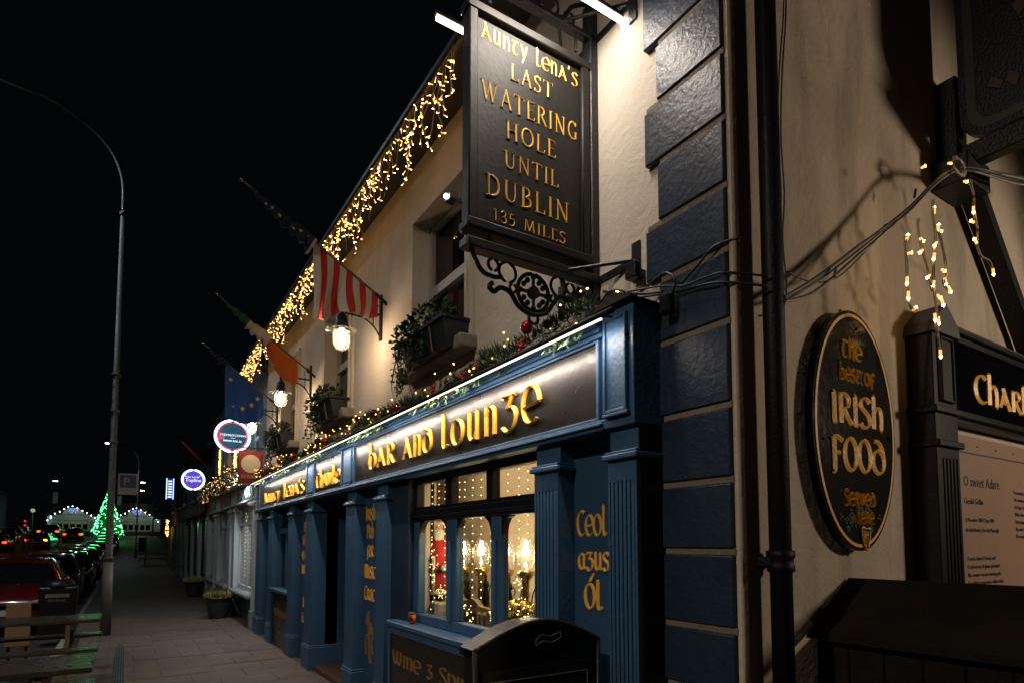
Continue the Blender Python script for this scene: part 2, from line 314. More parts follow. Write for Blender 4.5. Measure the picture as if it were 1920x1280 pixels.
# ------------------------------------------------------------------ lettering drawn with a broad pen (no font files)
A_ = arc
UNC = {
 'a': (.66, [[(.24,1.02),(.40,.55),(.64,0)], [(.30,.86),(.16,.42),(.0,.03)], [(.10,.30),(.50,.30)]]),
 'b': (.64, [[(.06,1.42),(.12,1.3),(.10,.2),(.12,.08)], A_(.32,.42,.30,.42,200,-160,18)[:18]]),
 'c': (.56, [A_(.36,.5,.34,.5,50,310,16)]),
 'd': (.64, [A_(.32,.42,.30,.42,100,460,20), [(.60,.50),(.54,.88),(.36,1.05),(.12,1.08)]]),
 'e': (.58, [A_(.34,.5,.32,.5,-50,-330,18)[::-1], A_(.34,.55,.30,.45,170,0,8)[::-1][:5], [(.06,.46),(.66,.54)]]),
 'f': (.52, [[(.16,1.0),(.18,.5),(.16,-.28)], [(.16,.95),(.36,1.06),(.56,.96)], [(.05,.50),(.46,.52)]]),
 'g': (.60, [[(.02,.92),(.1,1.0),(.56,.98)], [(.44,.98),(.22,.62)], [(.22,.62),(.46,.62),(.58,.36),(.46,.04),(.22,-.06),(.02,.10)]]),
 'h': (.62, [[(.06,1.42),(.12,1.3),(.10,0)], [(.10,.62),(.28,.92),(.48,.86),(.54,.5),(.50,0),(.42,-.08)]]),
 'i': (.22, [[(.04,1.0),(.11,.9),(.11,.1),(.2,0)]]),
 'k': (.58, [[(.06,1.42),(.12,1.3),(.10,0)], [(.10,.45),(.34,.60),(.50,.95)], [(.22,.56),(.40,.25),(.60,.0)]]),
 'l': (.38, [[(.04,1.42),(.11,1.3),(.10,.3),(.16,.05),(.28,.02),(.40,.14)]]),
 'm': (.92, [[(.04,1.0),(.11,.9),(.11,0)], [(.11,.7),(.26,.96),(.44,.9),(.46,.6),(.46,0)], [(.46,.7),(.62,.96),(.80,.9),(.82,.6),(.82,.06),(.92,0)]]),
 'n': (.60, [[(.02,.98),(.10,1.0),(.11,.9),(.11,0)], [(.11,.66),(.26,.94),(.44,.90),(.50,.6),(.49,0)]]),
 'o': (.62, [A_(.32,.5,.30,.5,100,460,20)]),
 'p': (.62, [[(.04,1.0),(.11,.9),(.11,-.38)], A_(.34,.52,.27,.48,165,-165,16)]),
 'q': (.62, [A_(.30,.5,.28,.5,60,300,14), [(.54,1.0),(.54,-.38)]]),
 'r': (.60, [[(.02,.98),(.10,1.0),(.11,.9),(.11,0)], [(.11,.8),(.26,1.0),(.48,.92),(.48,.66),(.18,.5)], [(.26,.5),(.42,.22),(.60,0)]]),
 's': (.52, [[(.50,.86),(.36,1.0),(.14,.96),(.08,.74),(.24,.56),(.42,.42),(.48,.2),(.36,.02),(.14,0),(.03,.14)]]),
 't': (.54, [[(.0,.88),(.1,.98),(.54,.97)], [(.30,.97),(.14,.6),(.14,.2),(.28,.0),(.50,.12)]]),
 'u': (.60, [[(.02,.98),(.10,1.0),(.11,.9),(.11,.25),(.22,.02),(.38,.06),(.48,.3)], [(.42,.98),(.49,1.0),(.50,.9),(.50,0)]]),
 'v': (.58, [[(.02,1.0),(.12,.8),(.28,.02)], [(.28,.02),(.50,.6),(.48,1.0)]]),
 'w': (.88, [[(.02,1.0),(.12,.8),(.22,.04),(.42,.5),(.44,1.0)], [(.44,.8),(.56,.04),(.80,.6),(.78,1.0)]]),
 'y': (.58, [[(.02,1.0),(.12,.8),(.28,.14)], [(.54,1.0),(.36,.3),(.14,-.34)]]),
 'z': (.54, [[(.02,.95),(.5,.98)], [(.48,.95),(.04,.03)], [(.04,.03),(.52,.06)]]),
 'C': (.62, [A_(.40,.62,.38,.62,55,305,16)]),
 'α': (.58, [A_(.28,.46,.26,.46,60,300,14), [(.50,.92),(.46,.2),(.58,.02)]]),
 'O': (.66, [A_(.33,.62,.31,.62,100,460,22)]),
 'S': (.56, [[(.54,1.08),(.38,1.24),(.14,1.18),(.06,.92),(.24,.7),(.44,.52),(.52,.24),(.38,.02),(.14,0),(.02,.16)]]),
 'F': (.58, [[(.08,1.2),(.16,1.1),(.17,0),(.08,-.06)], [(.0,1.14),(.3,1.24),(.58,1.1)], [(.17,.62),(.46,.64)]]),
 'I': (.26, [[(.04,1.24),(.12,1.12),(.12,.08),(.22,0)]]),
 'P': (.58, [[(.12,1.2),(.12,0)], [(.02,1.12),(.3,1.24),(.54,1.0),(.46,.64),(.14,.56)]]),
 'M': (.92, [[(.06,1.2),(.12,.6),(.10,0)], [(.10,.9),(.3,1.2),(.46,1.0),(.46,0)], [(.46,.9),(.66,1.2),(.82,1.0),(.82,.1),(.92,0)]]),
 'T': (.6, [[(.0,1.05),(.12,1.2),(.58,1.14)], [(.22,1.1),(.06,.6),(.18,.06),(.5,.12)]]),
 'W': (.98, [[(.04,1.2),(.10,.5),(.26,.02),(.42,.3),(.46,1.2)], [(.46,.5),(.62,.02),(.84,.4),(.82,1.2)]]),
 'H': (.62, [[(.10,1.24),(.12,0)], [(.12,.7),(.3,.95),(.5,.8),(.5,0)]]),
 '&': (.62, [[(.05,1.0),(.5,1.05),(.2,.66),(.52,.42),(.3,.02),(.02,.12)]]),
 "'": (.18, [[(.1,1.3),(.04,1.0)]]),
}
UNC['L'] = UNC['l']; UNC['A'] = (.72, [[(.26,1.26),(.44,.6),(.70,0)], [(.32,1.06),(.16,.46),(.0,.03)], [(.10,.36),(.54,.36)]])
UNC['B'] = UNC['b']; UNC['R'] = (.64, [[(.10,1.24),(.11,0)], [(.02,1.18),(.3,1.24),(.5,1.06),(.46,.74),(.16,.6)], [(.26,.62),(.44,.26),(.64,0)]])
UNC['D'] = (.68, [A_(.34,.46,.32,.46,100,460,20), [(.64,.55),(.56,1.0),(.34,1.26),(.08,1.28)]])
T1, T2, SF = .118, .055, .04
def _v(x, w=T1, y0=0., y1=1.): return (w, [(x,y0),(x,y1)])
def _s(x, y, a=.13): return (SF, [(x-a,y),(x+a,y)])
CAP = {
 'L': (.60, [_v(.14), _s(.14,1), _s(.1,0,.1), (T2, [(.1,.02),(.56,.02)]), (SF, [(.55,0),(.58,.2)])]),
 'A': (.78, [(T2, [(.10,0),(.40,1.03)]), (T1, [(.38,1.03),(.70,0)]), (T2, [(.20,.36),(.58,.36)]), _s(.10,0,.09), _s(.70,0,.10)]),
 'S': (.56, [(T1*.85, [(.48,.84),(.34,.98),(.14,.93),(.08,.75),(.2,.58),(.4,.44),(.47,.24),(.36,.04),(.14,.02),(.06,.17)]), (SF, [(.48,.80),(.5,1.0)]), (SF, [(.05,.2),(.04,0)])]),
 'T': (.70, [_v(.35), _s(.35,0), (T2, [(.03,.97),(.67,.97)]), (SF, [(.03,1),(.01,.82)]), (SF, [(.67,1),(.69,.82)])]),
 'W': (1.12, [(T1, [(.10,1),(.36,0)]), (T2, [(.36,0),(.58,.95)]), (T1, [(.56,1),(.78,0)]), (T2, [(.78,0),(1.02,1)]), _s(.1,1,.1), _s(.56,1,.08), _s(1.02,1,.09)]),
 'E': (.58, [_v(.14), _s(.12,1,.1), _s(.12,0,.1), (T2, [(.1,.97),(.52,.97)]), (T2, [(.14,.52),(.44,.52)]), (T2, [(.1,.03),(.54,.03)]), (SF, [(.52,1),(.54,.84)]), (SF, [(.54,0),(.57,.18)])]),
 'R': (.70, [_v(.14), _s(.14,1,.12), _s(.14,0,.12), (T2, [(.14,.97),(.34,.97)]), (T1*.9, [(.30,.97),(.5,.88),(.52,.68),(.34,.52)]), (T2, [(.34,.52),(.14,.52)]), (T1*.9, [(.32,.52),(.68,0)])]),
 'I': (.30, [_v(.15), _s(.15,1), _s(.15,0)]),
 'N': (.82, [(T2, [(.14,0),(.14,1)]), (T1, [(.12,1),(.68,0)]), (T2, [(.68,0),(.68,1)]), _s(.14,0,.1), _s(.10,1,.08), _s(.68,1,.1)]),
 'G': (.74, [(T1*.85, [(.62,.82),(.46,.98),(.24,.92),(.09,.6),(.12,.28),(.30,.04),(.50,.04),(.62,.12)]), (T1, [(.62,.03),(.62,.42)]), _s(.62,.44,.1), (SF, [(.62,.78),(.64,.98)])]),
 'H': (.82, [_v(.15), _v(.66), (T2, [(.15,.52),(.66,.52)]), _s(.15,1,.12), _s(.15,0,.12), _s(.66,1,.12), _s(.66,0,.12)]),
 'O': (.84, [(T1, arc(.42,.5,.36,.49,90,270,14)), (T1, arc(.42,.5,.36,.49,270,450,14))]),
 'U': (.78, [(T1, [(.14,1),(.14,.35),(.2,.12),(.36,.03)]), (T2, [(.36,.03),(.54,.1),(.62,.35),(.62,1)]), _s(.14,1,.12), _s(.62,1,.1)]),
 'D': (.78, [_v(.14), _s(.1,1,.1), _s(.1,0,.1), (T2, [(.1,.97),(.36,.97)]), (T1, [(.34,.97),(.58,.84),(.68,.5),(.58,.16),(.34,.03)]), (T2, [(.36,.03),(.1,.03)])]),
 'B': (.64, [_v(.14), _s(.1,1,.1), _s(.1,0,.1), (T2, [(.14,.97),(.3,.97)]), (T1*.8, [(.28,.97),(.46,.88),(.46,.66),(.28,.53)]), (T1*.9, [(.28,.53),(.52,.42),(.54,.16),(.3,.03)]), (T2, [(.14,.03),(.32,.03)])]),
 'M': (.96, [(T2, [(.10,0),(.18,1)]), (T1, [(.18,1),(.46,.05)]), (T2, [(.46,.05),(.74,1)]), (T1, [(.74,1),(.84,0)]), _s(.1,0,.09), _s(.84,0,.12), _s(.14,1,.08), _s(.78,1,.08)]),
 '1': (.40, [_v(.2,T1*.8), _s(.2,0,.12), (T2, [(.06,.86),(.2,1)])]),
 '3': (.52, [(T1*.7, [(.08,.86),(.24,.99),(.42,.86),(.38,.62),(.2,.53)]), (T1*.75, [(.2,.53),(.44,.42),(.44,.12),(.22,.0),(.04,.12)])]),
 '5': (.52, [(T2, [(.44,.97),(.14,.97)]), (T2, [(.14,.97),(.10,.56)]), (T1*.75, [(.10,.56),(.32,.62),(.46,.4),(.38,.1),(.18,0),(.04,.08)])]),
}
def ribbon(mb, pts, wfun, fr, depth):
    """stroke with bevelled ridge; fr maps (u, v, out) to space"""
    P = pts; n = len(P); vs = []; fs = []
    for i in range(n):
        t = P[min(i+1, n-1)] - P[max(i-1, 0)]
        th = math.atan2(t.y, t.x); hw = wfun(th) * .5; nx, ny = -math.sin(th), math.cos(th)
        x, y = P[i].x, P[i].y
        vs += [fr(x+nx*hw, y+ny*hw, 0), fr(x+nx*hw*.94, y+ny*hw*.94, depth*.45), fr(x, y, depth), fr(x-nx*hw*.94, y-ny*hw*.94, depth*.45), fr(x-nx*hw, y-ny*hw, 0)]
    for i in range(n-1):
        for k in range(4): fs.append((i*5+k, (i+1)*5+k, (i+1)*5+k+1, i*5+k+1)[::-1])
    fs += [(0,1,2,3,4)[::-1], tuple((n-1)*5+k for k in range(5))]
    mb.add(vs, fs)
def write(name, s, org, U, V, h, m, parent, style='unc', nib=.17, depth=.012, width=None, gap=.10, align='l', scales=None, slant=0):
    """letters of height h from the point org along U; width squeezes the word to a length"""
    U, V = Vector(U), Vector(V); Nn = U.cross(V); org = Vector(org); G = UNC if style == 'unc' else CAP
    tot = sum((G[c][0] if c in G else .4) + gap for c in s) - gap
    sx = width / (tot * h) if width else 1.
    x = -tot/2 if align == 'c' else 0.
    mb = MB()
    for ci, c in enumerate(s):
        if c not in G: x += .4 + gap; continue
        gw, strokes = G[c]; k = scales[ci] if scales else 1.
        for st in strokes:
            if style == 'unc': pts, wf = st, (lambda th: nib*(.34 + .66*abs(math.sin(th - R(28)))))
            else: wd, pts = st; wf = (lambda th, wd=wd: wd)
            P = [Vector((p[0], p[1])) for p in pts]
            if len(P) > 2 and len(P) < 12: P = smooth_path(P, 4)
            P = [Vector(((x + p.x + slant*p.y), p.y*k)) for p in P]
            dj = depth * (1 + .06*rnd.random())
            ribbon(mb, P, wf, lambda a, b, o: org + U*(a*h*sx) + V*(b*h) + Nn*o, dj)
        x += gw + gap
    return mb.build(name, m, parent)
def typeset(name, s, org, U, V, size, m, parent, align='LEFT', ext=.001, sx=1., spacing=1.):
    """plain sans print"""
    cu = bpy.data.curves.new(name, 'FONT'); cu.body = s; cu.size = size; cu.align_x = align; cu.extrude = ext; cu.resolution_u = 2; cu.space_line = spacing
    cu.materials.append(MATS[m]); U, V = Vector(U), Vector(V); Nn = U.cross(V)
    me_o = bpy.data.objects.new(name, cu)
    M = Matrix(((U.x*sx, V.x, Nn.x, org[0]), (U.y*sx, V.y, Nn.y, org[1]), (U.z*sx, V.z, Nn.z, org[2]), (0,0,0,1)))
    col.objects.link(me_o); bpy.context.view_layer.update()
    me = bpy.data.meshes.new_from_object(me_o.evaluated_get(bpy.context.evaluated_depsgraph_get()))
    col.objects.unlink(me_o); bpy.data.objects.remove(me_o)
    me.transform(M)
    return link(name, me, parent)
FU, FV = (0,-1,0), (0,0,1)      # reading direction on the street front
SU, SV = (1,0,0), (0,0,1)       # reading direction on faces turned to the camera side

# ------------------------------------------------------------------ terrain
def gz(y): return 0. if y < 25 else .00068*(y-25)**2 if y < 85 else 2.448 + .0245*(y-85)
YS = [-14,-8,-2,2,6,10,14,18,22,25] + list(range(28, 88, 3)) + [90,100,115,130,160,200,300]
def strip(name, x0, x1, dz, m, y0=-14, y1=300):
    b = MB(); ys = [y for y in YS if y0 < y < y1]; ys = [y0] + ys + [y1]
    for a, c in zip(ys, ys[1:]): b.add([(x0,a,gz(a)+dz),(x1,a,gz(a)+dz),(x1,c,gz(c)+dz),(x0,c,gz(c)+dz)], [(0,1,2,3)])
    return b.build(name, m)
tag(strip('ground', -220, 220, -.30, 'earth'), kind='structure')
tag(strip('road', -12.2, -3.06, -.12, 'asphalt'), kind='structure')
pav = tag(strip('pavement', -2.94, 1.2, -.012, 'pavement', 16, 130), kind='structure')
base = MB().box(-2.94, .2, -14, 16, -.14, -.03).box(.2, 9, -14, 1.7, -.14, -.03).build('pavement', 'joint_sand'); tag(base, kind='structure')
tag(strip('pavement', -15.5, -12.4, 0, 'pavement', 16, 130), kind='structure')
for i in range(40):
    y0 = 2 + i*.95; b = MB(); z0, z1 = gz(y0), gz(y0+.94)
    b.add([(-3.06,y0,z0-.12),(-2.945,y0,z0-.12),(-2.945,y0,z0+.0),(-3.045,y0,z0+.0),(-3.06,y0+.94,z1-.12),(-2.945,y0+.94,z1-.12),(-2.945,y0+.94,z1),(-3.045,y0+.94,z1)],
          [(0,1,2,3),(7,6,5,4),(3,2,6,7),(0,3,7,4),(0,4,5,1)])
    if i == 0: kerbs = tag(b.build('kerb', 'kerb'), kind='structure')
    else: b.build('kerb_stone', 'kerb', kerbs)
b = strip('kerb', -3.06, -2.945, -.002, 'kerb', 40, 110); tag(b, kind='structure')
b = MB()
for y in range(18, 110, 6):
    b.add([(-7.35,y,gz(y)-.114),(-7.22,y,gz(y)-.114),(-7.22,y+2.5,gz(y+2.5)-.114),(-7.35,y+2.5,gz(y+2.5)-.114)], [(0,1,2,3)])
tag(b.build('road', 'road_paint'), kind='structure')
b = MB()
for y in range(4, 70, 2):
    b.add([(-5.3,y,gz(y)-.115),(-5.2,y,gz(y)-.115),(-5.2,y+2,gz(y+2)-.115),(-5.3,y+2,gz(y+2)-.115)], [(0,1,2,3)])
tag(b.build('road', 'road_paint'), kind='structure')
# paving slabs of the near footpath, each one a piece
row = 0; y = 4.2
while y < 17.4:
    x = -2.93 - (.3 if row % 2 else 0); dy = .48
    while x < .18:
        dx = .62; a, c = max(x, -2.93), min(x+dx, .18)
        if c - a > .1 and not (abs((a+c)/2+2.16) < .06):
            zz = rnd.uniform(-.004, .004); t = [rnd.uniform(-.002, .002) for _ in range(4)]
            g = .0015
            q = MB().bbox(a+g, c-g, y+g, y+dy-g, -.05, zz, .003)
            q.build('paving_slab', 'slab' if rnd.random() < .6 else 'slab_b', base)
        x += dx
    y += dy; row += 1
for yy in range(4):
    for xx in range(8):
        MB().bbox(-2.93+xx*.62+.004, -2.93+xx*.62+.616, 2.28+yy*.48+.004, 2.28+yy*.48+.476, -.05, rnd.uniform(-.004,.004), .006).build('paving_slab', 'slab', base) if -2.93+xx*.62 < -.1 else None
g = thing('drain_grating', 'narrow slotted steel drain channel let into the paving beside the lamp post', 'drain', (-2.16,10.5,0))
MB().box(-2.22,-2.10,8.2,12.3,-.028,.002).build('channel', 'iron', g)
for k in range(4): MB().box(-2.21+k*.028,-2.198+k*.028,8.2,12.3,.002,.010).build('bar', 'steel', g)
for k in range(16): MB().box(-2.22,-2.10,8.2+k*.27,8.214+k*.27,.010,.014).build('bar', 'steel', g)
for (px, py), ll in zip(((-.75,9.6),(-1.2,8.2),(-.35,7.2),(-.55,11.9),(-1.5,12.8),(-.2,10.2)), ['dry fallen leaf on the paving before the pub door','dry fallen leaf in the middle of the paving','dry fallen leaf on the paving by the doorstep','dry fallen leaf on the paving by the far pilasters','dry fallen leaf on the paving towards the lamp post','dry fallen leaf close to the far pilaster plinths']):
    a = rnd.uniform(0,6.3); tag(MB().leaf((px,py,.012),(math.cos(a),math.sin(a),.05),(0,0,1),.09,.03).build('fallen_leaf','ply'), ll, 'leaf', 'fallen leaves on the paving')

# ------------------------------------------------------------------ the pub: walls, corner blocks, eaves, upper windows
def holed(mb, x, y0, y1, z0, z1, holes, depth):
    ys = sorted({y0, y1, *[h[0] for h in holes], *[h[1] for h in holes]}); zs = sorted({z0, z1, *[h[2] for h in holes], *[h[3] for h in holes]})
    for a, c in zip(ys, ys[1:]):
        for e, g in zip(zs, zs[1:]):
            if any(h[0] <= a and c <= h[1] and h[2] <= e and g <= h[3] for h in holes): continue
            mb.add([(x,a,e),(x,c,e),(x,c,g),(x,a,g)], [(3,2,1,0)])
    for (a, c, e, g) in holes:
        d = x + depth
        mb.add([(x,a,e),(x,c,e),(x,c,g),(x,a,g),(d,a,e),(d,c,e),(d,c,g),(d,a,g)], [(0,1,5,4),(2,3,7,6),(0,4,7,3),(1,2,6,5)])
WX = .2
UPW = [(4.30,5.38),(7.42,8.50),(10.25,11.33)]
pub = thing('pub_building', 'two-storey cream rendered corner pub with dark blue corner blocks', 'building', (WX,1.73,0))
b = MB(); holed(b, WX, 1.73, 12.95, 0, 5.55, [(a,c,3.40,4.83) for a, c in UPW] + [(3.1,5.25,.98,2.36),(6.9,8.40,0,2.36),(9.85,11.0,.9,2.3)], .16)
b.build('front_wall', 'wall', pub)
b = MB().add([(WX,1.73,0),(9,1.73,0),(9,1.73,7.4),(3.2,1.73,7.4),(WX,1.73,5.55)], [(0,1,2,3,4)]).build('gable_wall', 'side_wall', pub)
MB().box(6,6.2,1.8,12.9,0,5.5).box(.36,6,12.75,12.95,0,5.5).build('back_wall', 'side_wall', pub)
b = MB().add([(-.12,1.60,5.58),(-.12,13.05,5.58),(3.2,13.05,7.46),(3.2,1.60,7.46)], [(0,3,2,1)]).add([(3.2,1.6,7.46),(3.2,13.05,7.46),(9,13.05,7.46),(9,1.6,7.46)], [(0,1,2,3)]).build('roof', 'roof', pub)
MB().box(-.085,WX-.003,1.66,13.0,5.485,5.56).build('soffit', 'soffit', pub)
gp = [(-.14 + .055*math.cos(R(a)), 5.50 + .055*math.sin(R(a))) for a in range(180, 361, 30)]
b = MB()
for i in range(len(gp)-1):
    (x0, z0), (x1, z1) = gp[i], gp[i+1]
    b.add([(x0,1.6,z0),(x1,1.6,z1),(x1,13.05,z1),(x0,13.05,z0)], [(0,1,2,3)])
b.build('gutter', 'lead', pub, True)
# corner blocks, each with its own rough face, mortar beds between
zj = [-.02,.40,.74,1.005,1.30,1.655,1.985,2.33,2.72,3.06,3.37,3.70,4.03,4.36,4.70,5.04,5.38]
for i in range(len(zj)-1):
    yr = 2.235 if i % 2 else 2.17
    if zj[i] > 2.9: yr = 2.26 if i % 2 else 2.17
    q = MB().bbox(WX-.036, WX+.02, 1.755, yr, zj[i]+.022, zj[i+1]-.012, .006); q.build('quoin', 'quoin', pub)
    MB().bbox(WX-.026, WX+.02, 1.745, yr-.006, zj[i+1]-.0125, zj[i+1]+.0225, .005).build('mortar_joint', 'mortar', pub)
MB().bbox(WX-.018, WX+.03, 1.722, 1.753, 0, 5.47, .006).build('corner_strip', 'side_wall', pub)
def sash_window(y0, y1, z0, z1, parent):
    x = WX + .12
    f = MB(); t = .06
    f.box(x,x+.06,y0,y0+t,z0,z1).box(x,x+.06,y1-t,y1,z0,z1).box(x+.001,x+.061,y0+t,y1-t,z0,z0+.07).box(x+.001,x+.061,y0+t,y1-t,z1-t,z1)
    w_ = f.build('window', 'sash', parent)
    zm = (z0+z1)/2 - .03
    MB().box(x-.015,x+.04,y0+t,y1-t,zm,zm+.09).build('meeting_rail', 'sash', w_)
    MB().box(x+.03,x+.036,y0+t,y1-t,z0+.07,zm+.02).build('pane', 'dark_glass', w_)
    MB().box(x+.045,x+.051,y0+t,y1-t,zm+.03,z1-t).build('pane', 'dark_glass', w_)
    # curtain drop seen dimly behind the glass
    cb = MB(); ps = [(x+.16+.02*math.sin(k*1.7), y1-t-.02-k*.028) for k in range(9)]
    for (xa, ya), (xb, yb) in zip(ps, ps[1:]): cb.add([(xa,ya,z0+.1),(xb,yb,z0+.1),(xb,yb,z1-.1),(xa,ya,z1-.1)], [(0,1,2,3)])
    cb.build('curtain', 'sign_red', w_, True)
    MB().box(x+.5,x+.52,y0-.3,y1+.3,z0-.2,z1+.2).build('room_backing', 'black_paint', w_)
    # moulded surround and sill
    s = MB(); o = .10
    for (pr, wd, g) in ((.035,.10,.043),(.055,.04,.004)):
        s.box(WX-pr,WX+.01,y0-wd,y0-g,z0-.02,z1+wd).box(WX-pr,WX+.01,y1+g,y1+wd,z0-.02,z1+wd).box(WX-pr-.001,WX+.01,y0-g,y1+g,z1+g,z1+wd)
    s.build('surround', 'wall', w_)
    sharp(MB().bbox(WX-.16,WX+.14,y0-.13,y1+.13,z0-.14,z0-.022,.015).build('sill', 'stone_sill', w_))
for (a, c) in UPW: sash_window(a, c, 3.40, 4.83, pub)
# downpipe at the corner
dp = thing('drainpipe', 'tall black cast iron drainpipe at the pub corner', 'drainpipe', (.36,1.64,0))
MB().tube([(.355,1.645,0),(.355,1.645,5.5)], .048, 14).build('pipe', 'pipe_black', dp, True)
for z in (.55,1.62,4.55):
    MB().lathe([(.050,-.05),(.060,-.045),(.060,-.02),(.055,-.01),(.055,.01),(.062,.02),(.062,.045),(.050,.05)], (.355,1.645,z), 16).build('collar', 'pipe_black', dp, True)
    MB().box(.30,.41,1.655,1.73,z-.02,z+.02).build('bracket', 'iron', dp)
# loose cable down the side wall
cb = [(.64,1.722,5.2),(.63,1.72,4.9),(.655,1.722,4.5),(.60,1.72,4.1),(.57,1.72,3.75),(.585,1.72,3.45),(.56,1.72,3.2),(.58,1.72,2.98),(.52,1.7,2.84),(.42,1.68,2.78)]
tag(MB().tube(smooth_path(cb, 4), .0045, 6).build('cable', 'wire_dark', None, True), 'thin black cable hanging down the cream side wall', 'cable')

# ------------------------------------------------------------------ blue timber shopfront
shop = thing('pub_shopfront', 'dark blue painted timber pub shopfront with black and gold fascia', 'shopfront', (0,2.17,0))
PIL = [(2.18,2.39,1),(2.83,3.07,1),(5.63,5.89,1),(6.58,6.89,1),(8.40,8.74,1),(9.53,9.82,1),(11.05,11.38,1),(12.15,12.55,1)]
for i, (y0, y1, fl) in enumerate(PIL):
    back = .62 if i == 4 else .2
    p = MB().bbox(.012, back, y0, y1, .30, 2.30, .004).build('pilaster', 'blue', shop)
    n = 6; wd = (y1-y0-.03)/n
    ff = MB()
    for k in range(n):
        a = y0+.015+k*wd
        ff.bbox(-.004,.012,a+wd*.14,a+wd*.86 ,.40,2.02,.003)
    ff.box(-.004,.012,y0,y0+.014,.40,2.02).box(-.004,.012,y1-.014,y1,.40,2.02).box(-.0035,.012,y0,y1,2.02,2.13).box(-.0035,.012,y0,y1,.30,.40)
    ff.build('fluting', 'blue', p)
    c_ = MB().bbox(-.03,back-.01,y0-.022,y1+.022,2.13,2.16,.006).bbox(-.018,back-.01,y0-.012,y1+.012,2.16,2.175,.004).build('capital', 'blue', p)
    MB().bbox(-.028,back,y0-.025,y1+.025,0,.30,.008).bbox(-.018,back-.002,y0-.015,y1+.015,.30,.325,.008).build('plinth', 'blue', p)
def rpanel(y0, y1, z0, z1, x, name='panel', m='blue_dark'):
    p = MB().box(x, x+.06, y0, y1, z0, z1).build(name, m, shop); t = .05
    MB().bbox(x-.012,x,y0,y1,z0,z0+t,.003).build('rail', 'blue', p); MB().bbox(x-.012,x,y0,y1,z1-t,z1,.003).build('rail', 'blue', p)
    return p
ceol = rpanel(2.39,2.83,.0,2.30,.12); irish = rpanel(5.89,6.58,0,2.30,.12); fin = rpanel(8.74,9.53,0,2.30,.12); rpanel(11.38,12.15,0,2.30,.12)
# fascia: board, mouldings, three black name panels
fa = MB().box(.012,.24,2.40,12.60,2.30,2.84).build('fascia', 'blue', shop)
b = MB()
for (xx, z0, z1) in ((-.035,2.295,2.318),(-.05,2.318,2.335),(-.028,2.335,2.352)): b.bbox(xx,.02,2.40,12.62,z0,z1,.004)
b.build('lower_moulding', 'blue', fa)
b = MB()
for (xx, z0, z1) in ((-.03,2.80,2.825),(-.05,2.825,2.845),(-.075,2.845,2.875)): b.bbox(xx,.22,2.40,12.62,z0,z1,.004)
b.build('cornice', 'blue', fa)
MB().box(-.06,.2,2.40,12.6,2.876,2.886).build('cornice_flashing', 'lead', fa)
for (y0, y1) in ((2.47,6.62),(7.10,8.32),(8.72,12.30)):
    np_ = MB().box(.004,.013,y0,y1,2.375,2.785).build('name_panel', 'black_panel', fa); t = .022
    MB().bbox(-.016,.012,y0-t,y0,2.353,2.80,.004).bbox(-.016,.012,y1,y1+t,2.353,2.80,.004).bbox(-.0155,.012,y0,y1,2.353,2.375,.004).bbox(-.0155,.012,y0,y1,2.785,2.80,.004).build('frame', 'blue', np_)
for (y0, y1) in ((6.70,7.02),(8.36,8.68)):
    MB().bbox(-.012,.012,y0+.03,y1-.03,2.40,2.76,.006).bbox(-.028,.012,y0-.01,y1+.01,2.353,2.372,.004).build('console', 'blue', fa)
write('lettering','bar',(.003,6.12,2.465),FU,FV,.195,'gold',fa,width=.70,nib=.15,gap=.2,depth=.022,scales=[1,.98,1])
write('lettering','and',(.003,5.18,2.465),FU,FV,.19,'gold',fa,width=.60,nib=.15,gap=.2,depth=.022)
write('lettering','lounge',(.003,4.39,2.455),FU,FV,.195,'gold',fa,width=1.36,nib=.15,gap=.24,depth=.024,scales=[1,1,1.06,1.06,1.18,1.22])
write('lettering','Aunty',(.003,11.85,2.43),FU,FV,.15,'gold',fa,width=1.35,nib=.22,depth=.02)
write('lettering',"Lena's",(.003,10.2,2.43),FU,FV,.165,'gold',fa,width=1.32,nib=.22,depth=.02)
write('lettering','Chawke',(.003,8.2,2.43),FU,FV,.155,'gold',fa,width=1.04,nib=.22,depth=.02)
# end block of the fascia with its raised panel and little pitched cap
eb = MB().bbox(-.022,.22,2.172,2.405,2.30,2.93,.004).build('end_block', 'blue', shop)
MB().bbox(-.034,-.02,2.215,2.365,2.385,2.86,.003).build('end_panel', 'blue', eb)
f_ = MB()
for (a, c, e, g) in ((2.205,2.221,2.37,2.875),(2.359,2.375,2.37,2.875),(2.221,2.359,2.37,2.388),(2.221,2.359,2.857,2.875)): f_.bbox(-.048,-.02,a,c,e,g,.004)
f_.build('bead', 'blue', eb)
MB().bbox(-.05,-.02,2.195,2.385,2.352,2.37,.004).build('panel_sill', 'blue', eb)
MB().prism([(-.06,2.14,2.93),(-.06,2.44,2.93),(-.06,2.29,3.0)], (.30,0,0)).build('pitched_cap', 'lead', eb)
# side return of the shopfront, its shade put into the colour as black
MB().box(.014,.2,2.168,2.1795,0,2.3).build('side_return', 'black_paint', shop)
write('lettering','Ceol',(.119,2.80,1.745),FU,FV,.115,'gold_flat',ceol,width=.26,nib=.22,depth=.006)
write('lettering','αgus',(.119,2.79,1.55),FU,FV,.095,'gold_flat',ceol,width=.265,nib=.24,depth=.006)
write('lettering','Ol',(.119,2.735,1.33),FU,FV,.11,'gold_flat',ceol,width=.15,nib=.24,depth=.006)
MB().prism([(.118,2.70,1.48),(.118,2.67,1.485),(.118,2.64,1.53),(.118,2.66,1.53)], (-.006,0,0)).build('accent', 'gold_flat', ceol)
for s, z, wd in (('Irish',1.955,.30),('Pub',1.755,.22),('for',1.55,.2),('Music',1.32,.34),('Crαic',1.08,.32)):
    write('lettering', s, (.119,6.40+wd/2,z), FU, FV, .12, 'gold_flat', irish, width=wd, nib=.24, depth=.006)
